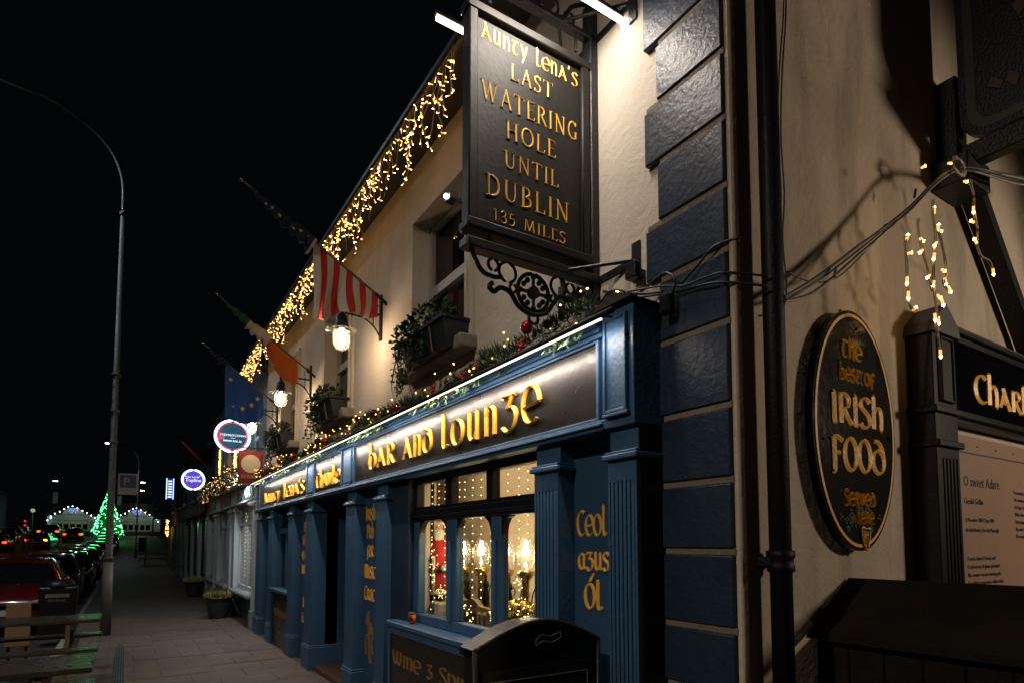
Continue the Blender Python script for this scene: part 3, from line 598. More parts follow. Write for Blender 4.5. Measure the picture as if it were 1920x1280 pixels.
for s, z, wd in (('Finest',1.88,.34),('Selection',1.68,.5),('of quαlity',1.47,.5),('Irish food',1.25,.5),('Irish',.76,.3),('Coffee',.53,.4)):
    write('lettering', s, (.119,9.16+wd/2,z), FU, FV, .11, 'gold_flat', fin, width=wd, nib=.24, depth=.006)
# painted piper emblem: cap, face, shoulders, pipes as one flat gilt figure
em = MB()
for pts, wd in (([(0,.92),(-.03,.78),(-.01,.62)], .07), ([(-.05,.86),(-.09,.74),(-.08,.66)], .05), ([(.03,.72),(.10,.60),(.12,.42)], .05), ([(-.02,.60),(0,.40),(.02,.20),(.05,.02)], .08), ([(-.06,.50),(-.11,.36),(-.09,.14)], .05), ([(.08,.46),(.09,.30),(.13,.18)], .045), ([(-.03,.64),(.04,.60),(.07,.52)], .06)):
    ribbon(em, smooth_path([Vector(q) for q in pts], 4), lambda th, wd=wd: wd, lambda a, b_, o: Vector((.119-o, 6.40-a, .40+b_*.62)), .004)
em.build('emblem', 'gold_dim', irish)
# front door in its recess
dr = MB().box(.58,.64,6.9,8.4,0,2.36).build('door_screen', 'blue_dark', shop)
for (a, c) in ((7.02,7.60),(7.66,8.24)):
    for (e, g) in ((.15,.95),(1.05,2.1)): MB().bbox(.562,.58,a,c,e,g,.008).build('door_panel', 'blue', dr)
MB().tube([(.55,7.63,1.0),(.52,7.63,1.02),(.52,7.63,1.3),(.55,7.63,1.32)], .012, 6).build('door_handle', 'brass', dr, True)
MB().box(.2,.58,6.89,6.905,0,2.3).box(.2,.58,6.905,8.395,2.30,2.32).build('door_lining', 'blue', shop)
MB().bbox(.04,.58,6.92,8.37,.0,.07,.01).build('doorstep', 'wood_brown', shop)
# small far window bay with sill and riser
MB().box(.16,.2,9.82,11.05,.95,2.30).build('window_backing', 'win_black', shop)
MB().bbox(.10,.158,9.83,9.90,.95,2.30,.004).bbox(.10,.158,10.97,11.04,.95,2.3,.004).bbox(.1005,.158,9.90,10.97,1.86,1.95,.004).bbox(.1005,.158,10.40,10.46,.95,1.86,.004).build('window_frame', 'blue', shop)
MB().bbox(-.05,.19,9.80,11.06,.90,.95,.008).build('window_sill', 'blue', shop)
ris2 = MB().box(.03,.19,9.82,11.05,0,.90).build('stall_riser', 'black_panel', shop)
write('lettering','Wine',(.029,10.9,.5),FU,FV,.1,'gold_dim',ris2,width=.9,nib=.24,depth=.004)
# roughcast pier beside the big window
MB().bbox(.06,.22,5.20,5.63,.95,2.30,.008).build('window_pier', 'quoin', shop)
# big window: sill, riser, frames, mullions, arched lights
sill = MB().bbox(-.055,.17,3.06,5.46,.935,.985,.008).build('window_sill', 'blue', shop)
ris = MB().box(-.02,.19,3.07,5.45,0,.935).build('stall_riser', 'black_panel', shop)
MB().bbox(-.032,.0,3.07,3.12,.0,.934,.004).bbox(-.032,.0,5.40,5.455,.0,.934,.004).bbox(-.0315,.0,3.12,5.40,.87,.934,.004).bbox(-.0315,.0,3.12,5.40,0,.22,.004).build('riser_frame', 'blue', ris)
for q, y_, wd in (('Wine',5.34,.60),('&',4.60,.12),('Spirits',4.36,.82),('M',3.40,.18)): write('lettering',q,(-.021,y_,.60),FU,FV,.105,'gold_dim',ris,width=wd,nib=.22,depth=.004)
wf = MB()
LOW = [(4.54,5.10),(3.81,4.36),(3.14,3.67)]
fx0, fx1 = .115, .19
wf.bbox(fx0,fx1,3.07,5.22,.986,1.07,.006)                       # bottom rail
for (a, c) in ((5.10,5.22),(4.36,4.54),(3.67,3.81),(3.07,3.14)): wf.bbox(fx0+.001,fx1,a,c,1.07,1.90,.008)
for yy in (4.45,3.74): wf.tube([(fx0-.004,yy,1.07),(fx0-.004,yy,1.72)], .022, 10)
big = wf.build('window', 'blue', shop)
wt = MB(); wt.bbox(fx0-.012,fx1,3.07,5.22,1.90,2.00,.006); wt.bbox(fx0-.026,fx1-.01,3.07,5.22,1.925,1.95,.006)
for (a, c) in ((5.15,5.22),(4.45,4.57),(3.79,3.88),(3.07,3.20)): wt.bbox(fx0+.002,fx1,a,c,2.0,2.30,.006)
wt.bbox(fx0+.001,fx1,3.07,5.22,2.24,2.31,.006); wt.bbox(fx0+.0015,fx1,3.07,5.22,2.0,2.03,.004)
wt.build('transom', 'win_black', big)
for (a, c) in LOW:                                              # curved spandrel brackets at the head of each light
    for sgn, y in ((1, a), (-1, c)):
        pts = [(fx0+.01, y, 1.90), (fx0+.01, y+sgn*.105, 1.90)] + [(fx0+.01, y+sgn*(.105-.093*math.sin(R(t))), 1.90-.125*(1-math.cos(R(t)))-.010) for t in range(0, 91, 15)]
        MB().prism(pts, (.05,0,0)).build('spandrel', 'win_black', big)
    MB().box(.155,.160,a,c,1.07,1.90).build('pane', 'clear', big)
for (a, c) in ((4.57,5.15),(3.88,4.45),(3.20,3.79)): MB().box(.155,.160,a,c,2.03,2.24).build('pane', 'clear', big)

# ------------------------------------------------------------------ room behind the big window
rm = thing('window_display_room', 'cream walled room seen through the lit pub window', 'room', (1,4.2,.9))
b = MB(); b.add([(.95,2.3,.9),(.95,6.6,.9),(.95,6.6,2.6),(.95,2.3,2.6)], [(0,1,2,3)]); b.build('back_wall', 'cream', rm)
MB().add([(.2,6.6,.9),(.95,6.6,.9),(.95,6.6,2.6),(.2,6.6,2.6)], [(0,1,2,3)]).add([(.2,2.3,.9),(.95,2.3,.9),(.95,2.3,2.6),(.2,2.3,2.6)], [(3,2,1,0)]).build('side_wall', 'cream', rm)
MB().add([(.2,2.3,2.6),(.95,2.3,2.6),(.95,6.6,2.6),(.2,6.6,2.6)], [(0,1,2,3)]).build('ceiling', 'cream', rm)
MB().box(.195,.95,2.3,6.6,.94,.99).build('display_shelf', 'wood_brown', rm)
for (y, ) in ((6.0,),): MB().box(.3,.34,5.25,5.32,1.0,2.4).build('curtain_edge', 'wood_brown', rm)
light('room_light', 'AREA', (.55,4.2,2.55), 16, (1,.68,.34), rm, shape='RECTANGLE', size=.5, size_y=2.6)
# brass column lamps with glass globes, on a pump manifold
def brass_lamp(y, x, lab):
    t = thing('brass_lamp', lab, 'lamp', (x,y,.99), 'brass globe lamps in the pub window')
    MB().lathe([(.055,0),(.06,.03),(.03,.06),(.026,.28),(.034,.30),(.028,.33),(.030,.42),(.062,.46),(.066,.49),(.03,.50)], (x,y,.99), 16).build('column', 'brass', t, True)
    MB().lathe([(.03,.50),(.060,.54),(.075,.60),(.07,.67),(.045,.73),(.028,.75)], (x,y,.99), 16).build('globe', 'jar', t, True)
    MB().ball((x,y,1.63), .030, 10).build('bulb', 'globe_core', t, True)
brass_lamp(4.95, .50, 'brass column lamp with glass globe half hidden behind the left mullion')
brass_lamp(4.62, .50, 'brass column lamp with glass globe in the middle window light')
brass_lamp(4.24, .52, 'brass column lamp with glass globe half hidden behind the right mullion')
brass_lamp(3.92, .50, 'brass column lamp with glass globe at the right window edge')
def handle(y, x, lab):
    t = thing('pump_handle', lab, 'pump handle', (x,y,.99), 'beer pump handles in the window')
    MB().lathe([(.03,0),(.018,.03),(.018,.10),(.03,.12),(.012,.16),(.034,.20),(.030,.28),(.018,.33),(.032,.35),(.026,.38),(.010,.40),(.016,.43),(.004,.46)], (x,y,.99), 12).build('turned_handle', 'black_paint', t, True)
    MB().lathe([(.045,-.002),(.045,.02),(.034,.03)], (x,y,.99), 12).build('collar', 'brass', t, True)
handle(4.80,.46,'turned dark pump handle left of the middle brass lamp'); handle(4.47,.46,'turned dark pump handle right of the middle brass lamp'); handle(4.10,.46,'turned dark pump handle in the right window light')
# carved wooden settle back with curled crest, and brass barrel fittings
t = thing('carved_panel', 'carved wooden crest panel with slatted front in the middle window light', 'carving', (.36,4.55,.99))
cr = [(4.92,1.00),(4.92,1.20),(4.88,1.27),(4.80,1.30),(4.74,1.26),(4.70,1.22),(4.60,1.21),(4.52,1.24),(4.44,1.22),(4.38,1.18),(4.20,1.17),(4.20,1.00)]
MB().prism([(.34,y,z) for y, z in cr], (.05,0,0)).build('crest', 'carved_wood', t)
for k in range(8): MB().bbox(.325,.34,4.28+k*.075,4.32+k*.075,1.0,1.12,.004).build('slat', 'carved_wood', t)
MB().box(.322,.34,4.22,4.90,1.12,1.145).build('rail', 'brass', t)
for k in range(5): MB().lathe([(.0001,-.012),(.03,-.01),(.04,0),(.03,.01),(.0001,.012)], (.335,4.84-k*.03,1.25-abs(k-2)*.012), 10, axis='x').build('rosette', 'carved_wood', t, True)
t = thing('brass_barrel', 'brass ribbed barrel fittings in the right window light', 'barrel', (.4,3.75,1.1))
MB().lathe([(.05,0),(.05,.05),(.075,.055),(.075,.075),(.05,.08),(.05,.2),(.08,.205),(.08,.235),(.05,.24),(.05,.36),(.075,.365),(.07,.40)], (.36,3.5,1.20), 18, axis='y').build('ribbed_pipe', 'brass', t, True)
for k in range(6): MB().tube([(.36,3.50+.03*k,1.13-.0*k),(.34,3.62+.03*k,1.07),(.36,3.80+.02*k,1.02)], .008, 6).build('scroll', 'carved_wood', t, True)
MB().lathe([(.10,0),(.10,.02),(.04,.03)], (.36,3.70,.99), 14).build('foot', 'brass', t, True)
# scrolled iron twigs between the lamps
t = thing('iron_scrollwork', 'row of small dark curling iron scrolls behind the carved crest', 'scrollwork', (.44,4.4,1.2))
for k in range(9):
    y = 3.7 + k*.16
    MB().tube(smooth_path([(.44,y,1.1),(.44,y+.05,1.25),(.44,y+.01,1.36),(.44,y-.04,1.33),(.44,y-.02,1.29)], 4), .005, 5).build('scroll', 'iron', t, True)
# bearded figurine in a red coat
t = thing('figurine', 'bearded figurine in a long red coat with white trim, left in the pub window', 'figurine', (.42,5.28,1.0))
S = Vector((.42,5.30,0))
prof = [(.075,1.20),(.10,1.22),(.115,1.32),(.105,1.45),(.11,1.56),(.115,1.65),(.09,1.72),(.045,1.76),(.05,1.80),(.062,1.85),(.058,1.90),(.03,1.94),(.004,1.95)]
b = MB().lathe(prof, (S.x,S.y,0), 20)
for sgn in (-1, 1):
    b.tube(smooth_path([(S.x,S.y+sgn*.09,1.67),(S.x-.03,S.y+sgn*.15,1.56),(S.x-.09,S.y+sgn*.11,1.47)], 4), [.045]*4+[.04]*4+[.034], 10)
b.build('body', 'red_coat', t, True)
MB().lathe([(.03,-.03),(.056,.0),(.058,.04),(.03,.08)], (S.x-.015,S.y,1.83), 14).build('face', 'skin', t, True)
hb = MB()
for k in range(160):
    a = rnd.uniform(-1.2,1.2); z = rnd.uniform(1.60,1.86); r_ = .055 + .055*(1.86-z)*1.2
    hb.leaf((S.x-math.cos(a)*r_, S.y+math.sin(a)*r_*1.0, z), (-.3*math.cos(a),.3*math.sin(a),-1), (-math.cos(a),math.sin(a),0), .07, .012)
hb.lathe([(.004,1.60),(.04,1.64),(.062,1.74),(.068,1.82),(.05,1.84)], (S.x-.022,S.y,0), 14)
hb.build('beard', 'fur', t)
MB().lathe([(.063,-.016),(.076,-.01),(.078,.01),(.064,.018)], (S.x,S.y,1.89), 16).lathe([(.10,-.018),(.122,-.012),(.122,.012),(.10,.018)], (S.x,S.y,1.23), 16).build('fur_trim', 'fur', t, True)
MB().tube([(S.x-.122,S.y,1.25),(S.x-.112,S.y,1.40),(S.x-.118,S.y,1.58)], .018, 8).build('front_trim', 'fur', t, True)
MB().lathe([(.113,-.018),(.119,-.014),(.119,.014),(.113,.018)], (S.x,S.y,1.44), 18).build('belt', 'leather', t, True)
MB().box(S.x-.128,S.x-.118,S.y-.03,S.y+.03,1.42,1.46).build('buckle', 'steel', t)
for sgn in (-1,1):
    m_ = MB().ball((S.x-.105,S.y+sgn*.10,1.465), .03, 10).lathe([(.034,-.012),(.044,0),(.034,.012)], (S.x-.085,S.y+sgn*.115,1.49), 12); m_.build('mitten', 'fur', t, True)
    MB().ball((S.x-.03,S.y+sgn*.04,1.18), .045, 10, sz=.8).build('boot', 'leather', t, True)
t.rotation_euler = (0,0,R(42))
tag(MB().bbox(.30,.60,5.05,5.55,.99,1.15,.01).build('plinth_box', 'cream'), 'pale box the red-coated figurine stands on', 'box')
# curtain of tiny lights behind the panes
cl = thing('curtain_lights', 'curtain of tiny warm fairy lights hanging inside the pub window', 'fairy lights', (.2,4.2,2.3))
wb, bb = MB(), MB()
for y in (5.07,4.93,4.80,4.66,4.56,4.42,4.29,4.14,4.01,3.90,3.76,3.62,3.50,3.38,3.26):
    zb = rnd.choice((1.25,1.15,1.35,1.5,1.08,1.75)); xx = .235 + rnd.uniform(-.01,.02)
    wb.tube([(xx,y,2.34),(xx,y+rnd.uniform(-.01,.01),zb)], .0012, 4)
    z = 2.30 - rnd.uniform(0,.05)
    while z > zb: bb.octa((xx,y+rnd.uniform(-.003,.003),z), .0048); z -= .062
for (y, z0, z1) in ((5.06,1.75,1.1),(4.40,1.2,1.02),(3.84,1.25,1.0),(3.62,1.45,1.05),(4.75,1.42,1.2)):
    for k in range(26): bb.octa((.24+rnd.uniform(-.03,.04), y+rnd.uniform(-.045,.045), rnd.uniform(z1,z0)), .0040)
wb.build('wire', 'wire_pale', cl); tag(bb.build('bulbs', 'bulb_window', cl), kind='stuff')
def star_light(y, z, r_, lab):
    t = thing('star_light', lab, 'star light', (.22,y,z), 'small star lights in the pub window')
    P = [(.225, y+math.sin(R(36*k))*(r_ if k % 2 == 0 else r_*.45), z+math.cos(R(36*k))*(r_ if k % 2 == 0 else r_*.45)) for k in range(11)]
    MB().tube(P, .003, 5).build('frame', 'wire_pale', t)
    bs = MB()
    for a, c in zip(P, P[1:]):
        for f in (0,.5): bs.octa(Vector(a).lerp(Vector(c), f), .0042)
    tag(bs.build('bulbs', 'bulb_window', t), kind='stuff')
star_light(4.86,1.27,.062,'small lit star hanging low below the red-coated figurine'); star_light(3.96,1.16,.055,'small lit star at the foot of the middle light'); star_light(3.48,1.16,.055,'small lit star at the foot of the right light'); star_light(3.30,1.72,.05,'unlit-looking small wire star high in the right window light')
# paper cup on the sill
t = thing('paper_cup', 'red and brown paper coffee cup standing on the blue window sill', 'cup', (.04,5.05,.986))
MB().lathe([(.026,0),(.033,.085)], (.04,5.05,.986), 16).build('cup', 'cup_red', t, True); MB().lathe([(.0285,.03),(.0305,.03),(.034,.085),(.0335,.085)], (.0385,5.052,.986), 16).build('sleeve', 'cup_dark', t, True); MB().lathe([(.035,.085),(.035,.094),(.03,.1)], (.04,5.05,.986), 16).build('lid', 'cup_dark', t, True)

# ------------------------------------------------------------------ LED strip over the fascia
t = thing('strip_light', 'long white LED strip light on a black rod above the pub fascia', 'strip light', (-.17,7,2.8))
MB().tube([(-.17,2.16,2.835),(-.17,12.4,2.835)], .016, 8).build('rod', 'black_paint', t, True)
MB().box(-.176,-.164,2.24,12.3,2.811,2.8195).build('tube', 'led_strip', t)
for y in (2.3,4.0,5.7,7.4,9.1,10.8,12.2): MB().tube([(-.17,y,2.835),(-.10,y,2.86),(.0,y,2.88)], .007, 6).build('bracket', 'black_paint', t, True)
for k in range(5):
    for (e, d, sp) in ((2.9, (.94,0,-.34), 100), (13, (.22,0,-.975), 170)):   # one strip's light split into two added lamps: fascia wash, front below
        o = light('strip_lamp', 'AREA', (0,0,0), e, (1,.86,.74), t, shape='RECTANGLE', size=2.0, size_y=.014, spread=R(sp))
        z = -Vector(d).normalized(); x = Vector((0,1,0)); yv = z.cross(x)
        M = Matrix((x, yv, z)).transposed().to_4x4(); M.translation = Vector((-.168,3.25+k*2.02,2.803)); o.matrix_basis = M

# ------------------------------------------------------------------ the hanging sign with its brackets and tubes
hs = thing('hanging_sign', 'large black hanging sign with gilt carved lettering above the pub fascia', 'sign', (.2,2.7,2.9))
SX0, SX1, SZ0, SZ1, SY = -.69, .135, 3.345, 4.605, 2.70
pn = MB().box(SX0+.05,SX1-.05,SY-.005,SY+.03,SZ0+.05,SZ1-.05).build('panel', 'sign_black', hs)
f = MB()
f.bbox(SX0,SX0+.055,SY-.028,SY+.055,SZ0+.001,SZ1-.001,.008).bbox(SX1-.06,SX1,SY-.028,SY+.055,SZ0+.001,SZ1-.001,.008).bbox(SX0-.012,SX1+.012,SY-.034,SY+.06,SZ1-.055,SZ1,.008).bbox(SX0-.012,SX1+.012,SY-.045,SY+.07,SZ0-.01,SZ0+.05,.012)
sharp(f.build('frame', 'sign_black', hs))
cx = (SX0+SX1)/2
for (s, z, h, wd, st, x0) in (("Aunty Lena's",4.425,.080,.66,'unc',-.605),('LAST',4.27,.095,.29,'cap',-.42),('WATERING',4.085,.108,.66,'cap',-.61),('HOLE',3.92,.102,.34,'cap',-.45),('UNTIL',3.75,.096,.37,'cap',-.46),('DUBLIN',3.56,.118,.56,'cap',-.575),('135 MILES',3.43,.066,.49,'cap',-.53)):
    write('lettering', s, (x0, SY-.006, z), SU, SV, h, 'gold', pn, style=st, width=wd, nib=.15, depth=.0035, gap=.16)
# vertical wall post, top and bottom cross bars, wall straps
MB().bbox(.14,.2,SY-.03,SY+.05,2.95,5.0,.006).build('wall_post', 'iron', hs)
MB().bbox(SX0-.02,.18,SY-.045,SY+.045,3.235,3.285,.006).build('lower_bar', 'iron', hs)
MB().bbox(SX0-.02,.18,SY-.03,SY+.03,4.76,4.79,.005).build('upper_bar', 'iron', hs)
for x in (-.55,.05):
    MB().tube([(x,SY,3.28),(x,SY,3.34)], .010, 6).build('hanger', 'iron', hs); MB().tube([(x,SY,4.65),(x,SY,4.77)], .010, 6).build('hanger', 'iron', hs)
for z in (3.26,4.775):
    for dy in (-.34,.34):
        MB().tube([(-.08,SY,z),(.19,SY+dy*.9,z+.01)], .011, 6).build('stay', 'iron', hs)
        MB().box(.186,.199,SY+dy*1.0-.03,SY+dy*1.0+.03,z-.12,z+.10).build('wall_plate', 'iron', hs)
    MB().box(.188,.1985,SY-.34,SY+.34,z-.02,z+.02).build('wall_strap', 'iron', hs)
def scroll(mb, pts, r_): mb.tube(smooth_path([(x, SY, z) for x, z in pts], 5), r_, 8)
def ringx(mb, x, z, R_, r_, n=22): mb.tube([(x+R_*math.cos(2*math.pi*k/n), SY, z+R_*math.sin(2*math.pi*k/n)) for k in range(n+1)], r_, 7)
# lower cast iron bracket: ring, quatrefoil cross, scroll arms, small rings, end loop
lb = MB(); cxb = -.265
ringx(lb, cxb, 3.09, .105, .012); ringx(lb, cxb, 2.945, .032, .010, 14)
scroll(lb, [(-.66,3.235),(-.60,3.14),(-.53,3.12),(-.47,3.13)], .013)
scroll(lb, [(-.53,3.085),(-.55,3.06),(-.52,3.04),(-.48,3.07),(-.42,3.06),(-.37,3.0),(-.31,2.97),(-.265,2.965)], .014)
scroll(lb, [(.06,3.19),(.02,3.12),(-.03,3.10),(-.08,3.11),(-.12,3.07),(-.17,3.0),(-.22,2.975),(-.265,2.965)], .014)
for (x, z, r_) in ((-.435,3.165,.055),(-.09,3.165,.055),(-.525,3.185,.032),(-.005,3.175,.030),(-.40,3.085,.022),(-.125,3.085,.022)): ringx(lb, x, z, r_, .009, 16)
br = lb.build('scroll_bracket', 'iron', hs, True)
cb_ = MB(); cb_.lathe([(.0001,-.014),(.036,-.014),(.036,.014),(.0001,.014)], (cxb,SY,3.09), 16, axis='y')
for k in range(4):
    a = R(90*k + 0); d = Vector((math.cos(a),0,math.sin(a))); c0 = Vector((cxb,SY,3.09))
    cb_.tube([c0+d*.03, c0+d*.085], .010, 6)
    for off in (-.55, 0, .55):
        e = Vector((math.cos(a+off),0,math.sin(a+off))); cb_.ball(c0+e*(.075 if off else .088), .017, 8)
cb_.build('cross_boss', 'iron', br)
# upper bracket (lowest scrolls show at the top of the picture)
ub = MB()
for (x, z, r_) in ((-.33,4.85,.05),(-.14,4.86,.06),(.0,4.84,.035),(-.48,4.87,.06)): ringx(ub, x, z, r_, .009, 16)
scroll(ub, [(.14,5.0),(.02,4.92),(-.05,4.82),(-.2,4.80),(-.4,4.82),(-.62,4.80)], .013); scroll(ub, [(.14,5.1),(-.1,5.0),(-.35,4.95),(-.6,4.85)], .012)
ub.build('scroll_bracket', 'iron', hs, True)
for (y, x0, x1, e) in ((2.46,-.60,.20,27),(3.02,-.72,.10,12)):
    tu = MB().box(x0,x1,y-.012,y+.012,4.725,4.748).build('tube_light', 'led_tube', hs); MB().box(x0-.01,x1+.03,y-.018,y+.018,4.749,4.77).build('tube_housing', 'iron', tu)
    lo = light('tube_lamp', 'AREA', (0,0,0), e, (1,.88,.76), None, shape='RECTANGLE', size=.78, size_y=.024)
    d = Vector((.05,.22 if y < SY else -.22,-1)).normalized(); xa = Vector((1,0,0)); za = -d; ya = za.cross(xa).normalized(); xa = ya.cross(za)
    M = Matrix((xa, ya, za)).transposed().to_4x4(); M.translation = Vector(((x0+x1)/2, y, 4.720)); lo.matrix_basis = M
    lo.parent = hs; lo.matrix_parent_inverse = Matrix.Translation(-Vector(hs.location))
# small flood lamp whose white point shows under the sign's outer edge
t = thing('flood_lamp', 'small bright white lamp beside the outer edge of the hanging sign', 'lamp', (-.40,3.5,3.9))
MB().tube([(.2,4.05,4.30),(-.1,4.0,4.34)], .01, 6).bbox(-.16,-.09,3.95,4.05,4.30,4.36,.008).build('arm', 'iron', t)
MB().ball((-.17,4.0,4.33), .018, 8).build('lens', 'street_led', t, True)
t.location = (0,0,0)
for c in t.children: c.matrix_parent_inverse = Matrix()

# ------------------------------------------------------------------ wall lanterns (copies of one)
def lantern():
    t = thing('wall_lantern', 'x', 'lantern', (0,0,0), 'wall lanterns along the pub front')
    MB().bbox(.17,.2,-.028,.028,-.02,.50,.006).build('wall_plate', 'iron', t)
    a = MB().tube([(.18,0,.27),(-.25,0,.27)], .011, 8).tube(smooth_path([(.18,0,.02),(.10,0,.13),(-.02,0,.20),(-.22,0,.215)], 5), .011, 8)
    for x in (.10,-.02,-.14): a.tube([(x,0,.19 if x < .05 else .14),(x,0,.29)], .006, 6).ball((x,0,.295), .012, 8)
    for (x, z, r_) in ((.12,.36,.035),(.13,.43,.022)): a.tube([(x+r_*math.cos(k*.5), 0, z+r_*math.sin(k*.5)) for k in range(10)], .005, 6)
    a.build('arm', 'iron', t, True)
    MB().lathe([(.012,.47),(.004,.46),(.018,.44),(.010,.42),(.024,.39),(.018,.36),(.022,.24),(.020,.20),(.055,.17),(.070,.08),(.075,.03),(.10,.02)][::-1], (-.25,0,0), 18).build('hood', 'iron', t, True)
    MB().lathe([(.06,.012),(.165,.010),(.168,.004),(.06,.004)], (-.25,0,0), 24).build('shade', 'jar', t, True)
    MB().lathe([(.092,.0),(.094,-.08),(.086,-.14),(.066,-.18),(.034,-.20),(.003,-.204)], (-.25,0,0), 20).build('glass_jar', 'jar', t, True)
    MB().lathe([(.003,-.15),(.034,-.14),(.040,-.10),(.030,-.04),(.02,.0)], (-.25,0,0), 12).build('bulb', 'lamp_core', t, True)
    return t
ln = lantern()
for i, (y, z, lab) in enumerate(((6.36,3.975,'lit wall lantern with glass jar below the red and white striped flag'),(9.41,3.945,'lit wall lantern with glass jar below the orange flag'),(11.87,3.905,'lit wall lantern with glass jar below the blue flag with yellow stars'))):
    o = ln if i == 0 else copy_tree(ln)
    o.location = (0,y,z); o['label'] = lab

# ------------------------------------------------------------------ flags on slanting poles
def flag(lab, y, A, B, cols, split, cmats, wrap, wmats, stars=None, starm='flag_white', amp=.05):
    """cols: list of (x, z_bottom, material index); A wall end, B tip of the pole as (x,z)"""
    t = thing('flag', lab, 'flag', (A[0],y,A[1]), 'flags on slanting poles along the pub front')
    pz = lambda x: A[1] + (B[1]-A[1])*(A[0]-x)/(A[0]-B[0])
    MB().tube([(A[0],y,A[1]),(B[0],y,B[1])], [.014,.010], 8).build('pole', 'pole_wood', t, True)
    MB().ball((B[0],y,B[1]), .02, 8).build('finial', 'brass', t, True)
    MB().tube([(A[0]+.06,y,A[1]-.05),(A[0]-.08,y,pz(A[0]-.08))], .02, 8).build('socket', 'iron', t, True)
    b = MB(); n = 14; sub = 6; X = []
    for (x0, zb0, mi), (x1, zb1, _) in zip(cols, cols[1:]):
        for k in range(sub): X.append((x0+(x1-x0)*k/sub, zb0+(zb1-zb0)*k/sub, mi))
    X.append((cols[-1][0], cols[-1][1], cols[-1][2]))
    for (x, zb, mi) in X:
        for j in range(n+1):
            f = j/n; zt = pz(x) - .012
            yy = y + amp*1.25*f*math.sin(x*17 + f*2.2) + amp*.3*f*math.sin(x*63+5*f) + amp*.35*f*math.sin(x*41+2*f) + amp*.2*math.sin(f*6+x*9)*f
            b.v.append((x + .02*f*math.sin(f*4+x*11), yy, zt + (zb-zt)*f))
    for i in range(len(X)-1):
        for j in range(n): b.f.append((i*(n+1)+j, (i+1)*(n+1)+j, (i+1)*(n+1)+j+1, i*(n+1)+j+1)); b.m.append(X[i][2])
    cl_ = b.build('cloth', cmats, t, True)
    if wrap:                                      # cloth rolled round the outer pole
        b = MB(); m = 24
        for i in range(m+1):
            f = i/m; x = wrap[0] + (wrap[1]-wrap[0])*f
            rad = (.012 + (wrap[2]-.012)*(1-f)**.8) * (1 + .25*math.sin(i*1.9))
            for k in range(10):
                a = 2*math.pi*k/10; rr = rad*(1 + .25*math.sin(3*a+i*.6))
                b.v.append((x + rr*.5*math.cos(a), y + rr*math.sin(a), pz(x) + rr*math.cos(a)*.9 - rad*.75))
        for i in range(m):
            for k in range(10):
                mi = 0 if i/m > split else 1
                if len(wmats) == 3 and k in (2,3,4) and i/m <= split*.9: mi = 2
                b.f.append((i*10+k, i*10+(k+1) % 10, (i+1)*10+(k+1) % 10, (i+1)*10+k)); b.m.append(mi)
        b.build('rolled_cloth', wmats, t, True)
    for (x, z, r_) in (stars or []):
        P = [(x+math.sin(R(36*k))*(r_ if k % 2 == 0 else r_*.4), y-.052 if wrap is None or z < pz(x)-.1 else y-.05, z+math.cos(R(36*k))*(r_ if k % 2 == 0 else r_*.4)) for k in range(10)]
        MB().prism(P, (0,.004,0)).build('star', starm, cl_)
    return t
xs = [.10,.03,-.04,-.11,-.18,-.25,-.32,-.39,-.46,-.53,-.60]; zb = [4.13,4.14,4.14,4.14,4.13,4.12,4.14,4.08,4.03,3.99,3.98]
flag('red and white striped flag with starry blue canton on the nearest pole', 6.22, (.15,4.37), (-1.30,5.25), [(x,z,i % 2) for i,(x,z) in enumerate(zip(xs,zb))], .0, ['flag_red','flag_white'], (-.60,-1.22,.075), ['flag_navy','flag_white'],
     stars=[(-.68,4.83,.024),(-.74,4.87,.024),(-.72,4.80,.02),(-.81,4.88,.024),(-.87,4.94,.022),(-.95,4.97,.022),(-1.02,5.03,.02),(-1.08,5.05,.018)])
flag('green, white and orange flag half rolled on the middle pole', 9.2, (.15,4.26), (-1.18,5.19), [(-.06,4.06,0),(-.10,4.04,0),(-.20,4.05,0),(-.28,4.09,0),(-.38,4.27,0),(-.50,4.60,0)], .45, ['flag_orange'], (-.48,-1.10,.09), ['flag_green','flag_white','flag_green'])
flag('blue flag with yellow stars on the farthest pole', 11.7, (.1,4.30), (-1.10,5.20), [(-.10,4.02,0),(-.25,3.90,0),(-.40,3.86,0),(-.57,3.88,0),(-.74,3.94,0)], .0, ['flag_blue'], (-.72,-1.06,.07), ['flag_navy','flag_navy'],
     stars=[(-.66,4.62,.045),(-.45,4.12,.055),(-.30,4.20,.055),(-.20,4.33,.05),(-.60,4.14,.03)], starm='star_yellow', amp=.045)

